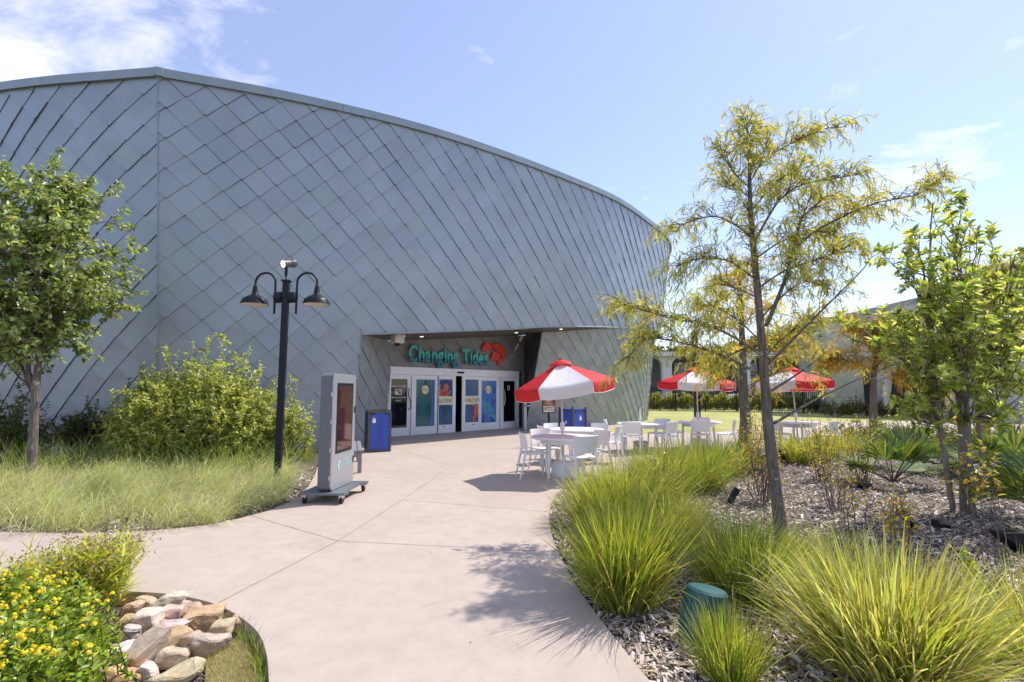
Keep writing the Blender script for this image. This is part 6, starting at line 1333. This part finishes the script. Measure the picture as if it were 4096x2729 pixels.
for a in [(995, 935, 190, 70, TAN, 'flat tan stone nearest the river oats along the path edge'), (1160, 930, 165, 75, GOLD, 'orange tan stone at the path edge, second from the oats'), (1315, 950, 255, 110, WHT, 'big white stone at the top of the bed by the path edge', .1),
          (1095, 985, 150, 66, TAN, 'small tan stone below the orange tan edge stone'), (1475, 962, 85, 56, GOLD, 'small orange stone right of the big white edge stone'), (1445, 1006, 160, 66, PINK, 'thin pale stone under the small orange stone'), (1568, 978, 115, 80, TAN, 'tan stone tucked under the curved path edge'),
          (1000, 1022, 130, 66, TAN, 'flat tan stone beside the lantana flowers'), (1110, 1105, 185, 185, WHT, 'cracked pale stone with dark splits', .25), (1290, 1062, 225, 130, PINK, 'pinkish pale stone in the middle top of the bed'), (1425, 1050, 170, 130, BRN, 'brown stone leaning behind the big golden stone', .3),
          (1530, 1090, 260, 190, GOLD, 'big golden stone with a pale top on the right', .35), (1690, 1050, 95, 86, BRN, 'small brown stone right of the big golden stone'), (1800, 1066, 135, 76, TAN, 'flat tan stone at the right path edge'), (1738, 1094, 100, 62, TAN, 'small tan stone below the flat one at the right edge'), (1812, 1142, 155, 104, BRN, 'layered brown stone nearest the right path edge'),
          (975, 1130, 130, 120, GOLD, 'golden stone left of the cracked pale stone'), (1290, 1195, 225, 150, PINK, 'pale stone with dark underside above the golden slab', .2), (1402, 1132, 64, 54, BRN, 'tiny brown stone in the middle of the bed'), (1660, 1175, 190, 136, TAN, 'tan stone below the big golden stone'),
          (970, 1216, 135, 86, WHT, 'small white stone above the white block'), (1085, 1330, 200, 300, PUR, 'long purple-brown stone, largest of the bed', -.22, .9), (890, 1370, 190, 260, WHT, 'white block of stone left of the purple-brown one', -.1, 1.1), (1300, 1285, 240, 225, GOLD, 'golden slab right of the purple-brown stone', -.5),
          (1425, 1280, 160, 195, GRY, 'cracked grey-brown stone right of the golden slab', -.35), (1575, 1285, 165, 220, GRY, 'tall grey stone at the edge of the turf', -.3), (1305, 1402, 205, 120, TAN, 'rounded tan stone below the golden slab'), (735, 1490, 140, 110, TAN, 'tan stone at the bottom beside the lantana'),
          (845, 1515, 230, 110, GOLD, 'golden flat stone at the bottom below the white block'), (950, 1548, 250, 90, GOLD, 'golden stone cut by the bottom edge, left one'), (1115, 1512, 140, 120, WHT, 'whitish stone at the bottom, below the purple-brown one'), (1330, 1510, 330, 150, TAN, 'broad tan slab at the bottom of the bed', .15, .7), (705, 1432, 95, 86, GRY, 'small grey stone under the lantana edge'), (795, 1380, 85, 95, BRN, 'dark brown stone between lantana and white block')]:
    rock(*a)

# ================================================================== mulch chips
bedR = np.vstack([E_right[10:], [[14, 15.5], [14, 2.0]], E_right[:10][::1]]) if False else None
def chips(n, sampler, z, name, label, s0=1.0):
    q = sampler(n); n = len(q); a = rng.uniform(0, 6.28, n); L = rng.gamma(3.0, .0085, n)*s0+.006; w = L*rng.uniform(.12, .45, n); h = np.stack([np.cos(a), np.sin(a), rng.normal(0, .28, n)], 1); s = np.stack([-np.sin(a), np.cos(a), rng.normal(0, .35, n)], 1)
    c = np.column_stack([q, z+rng.uniform(.004, .03, n)]); e1, e2 = h*L[:, None]/2*1.5, s*w[:, None]/2; bend = np.column_stack([np.zeros((n, 2)), rng.normal(0, .2, n)*L])
    V = np.stack([c-e1-e2, c-e1+e2, c+e2+bend, c-e2+bend, c+e1+e2*.6, c+e1-e2*.6], 1).reshape(-1, 3); i = (np.arange(n)*6)[:, None]; F = np.vstack([i+[0, 1, 2, 3], i+[3, 2, 4, 5]])
    cols = jitcol(n, [(.54, .45, .38), (.68, .60, .53), (.36, .27, .20), (.15, .11, .085), (.48, .36, .26), (.78, .72, .66)], (.25, .2, .2, .15, .12, .08), .15)
    o = npmesh(name, V, F, M_chip, None, np.repeat(cols, 6, 0), 'stuff'); tag(o, label, 'mulch')
M_chip = colmat('wood_chip', .8, 0, .3)
edge_poly = np.vstack([E_right, [[24, 16.5], [14, 1.0], [4, -1]]])
def samp_right(n):
    d = 1.9*np.exp(rng.uniform(0, 1, n*3)*math.log(16/1.9)); px = rng.uniform(480, 1080, n*3); q = np.stack([(px-512)/FPX*d, d], 1); q = q[inpoly(q, edge_poly)]; return q[:n]
chips(80000, samp_right, -.055, 'wood_chips', 'brown and grey bark chips covering the right hand bed')
bl_poly = np.vstack([E_left[2:], [[-4.9, 13.5], [-14, 13], [-14, 5]]])
def samp_left(n):
    q = np.stack([rng.uniform(-10, -2, n*3), rng.uniform(5.2, 11, n*3)], 1); return q[inpoly(q, bl_poly)][:n]
chips(9000, samp_left, -.055, 'wood_chips', 'bark chips showing between the pale grass and the path', 1.2)
# dry leaves on the path
n = 20; q = np.array([G(rng.uniform(200, 560), rng.uniform(455, 660))[:2] for _ in range(n)]); q = q[inpoly(q, poly)]; n = len(q)
leaf_mesh('fallen_leaves', np.column_stack([q, np.full(n, .006)]), np.column_stack([rng.normal(0, 1, (n, 2)), np.zeros(n)]), np.tile([0, 0, 1.], (n, 1)), rng.uniform(.008, .022, n), rng.uniform(.005, .012, n), jitcol(n, [(.20, .12, .07), (.12, .08, .05)], None, .2), M_leaf, None, kind='stuff')
bpy.data.objects['fallen_leaves']['label'] = 'scattered dry leaf bits on the concrete path'; bpy.data.objects['fallen_leaves']['category'] = 'leaves'

# ================================================================== garden lights and speaker
def spot(p, d, L, r, label, stake=True, z0=None):
    p = np.asarray(p, float); t = thing('garden_spotlight', label, 'spotlight', p, 'black garden spotlights'); d = unit(d); h = .14 if stake else .05; c = p+Zu*h
    MB().tube([c-d*L*.45, c-d*L*.40, c+d*L*.40, c+d*L*.5, c+d*L*.62], [r*.6, r*.9, r, r*1.02, r*1.02], 14).build('housing', M_black, t, smooth=True)
    MB().tube([c+d*L*.56, c+d*L*.585], r*.92, 14).build('lens', M_glassdark, t)
    mb = MB(); mb.tube([p-Zu*.06, p+Zu*.03, c-d*L*.2], .013, 6) if stake else mb.tube([c-d*L*.3, p-d*.05-Zu*.03], .012, 6); mb.build('stake', M_black, t)
spot(G(727, 477, -.05), (.05, 0, 1), .20, .042, 'upright black spotlight in the mulch behind the tall grass'); spot(G(733, 507, -.05), (.6, .2, .75), .22, .045, 'black spotlight tilted right, left of the trunk'); spot(G(783, 462, -.05), (-.2, .1, .9), .22, .05, 'black spotlight right of the trunk by the pale grass')
spot(G(910, 533, -.05), (-.75, .1, .75), .24, .05, 'tilted black spotlight among red leaved seedlings'); spot(G(943, 529, -.05), (-.85, -.3, .2), .22, .045, 'black spotlight lying over in the mulch', False); spot(G(866, 489, -.05), (-.9, -.1, .12), .24, .05, 'black spotlight lying near the palmetto', False)
p = G(1020, 556, -.05); fl_ = thing('garden_floodlight', 'wide black floodlight at the right edge of the mulch', 'floodlight', p); MB().prism([(-.16, .22), (.2, .22), (.2, .02), (.10, .0)], p, (1, 0, 0), (0, 0, 1), (0, 1, 0), .2).build('housing', M_black, fl_); MB().tube([p+[.1, .1, -.08], p+[.1, .1, .05]], .02, 8).build('stake', M_black, fl_)
# green speaker
sp0 = G(703, 642, -.05); spk = thing('garden_speaker', 'green dome shaped garden speaker among the grass', 'speaker', sp0); M_gsp = mat('green_speaker_plastic', (.012, .085, .085), .5, var=.12, scale=10)
Mt = np.array(Matrix.Rotation(.16, 3, 'Y'))@np.array(Matrix.Rotation(-.08, 3, 'X'))
MB().lathe([(.150, 0), (.158, .03), (.152, .13), (.140, .25), (.131, .32), (.116, .336), (.07, .345), (0, .347)], sp0, 28, M=Mt).build('dome', M_gsp, spk, smooth=True)
MB().lathe([(.19, -.08), (.19, -.02), (.17, .015), (.14, .03)], sp0, 28).build('foot_ring', M_gsp, spk, smooth=True)
for k in range(14):
    a = 2*math.pi*k/14; MB().tube([sp0+Mt@np.array([.157*math.cos(a), .157*math.sin(a), .04]), sp0+Mt@np.array([.144*math.cos(a), .144*math.sin(a), .27])], .004, 4).build('grille_rib', M_gsp, spk)
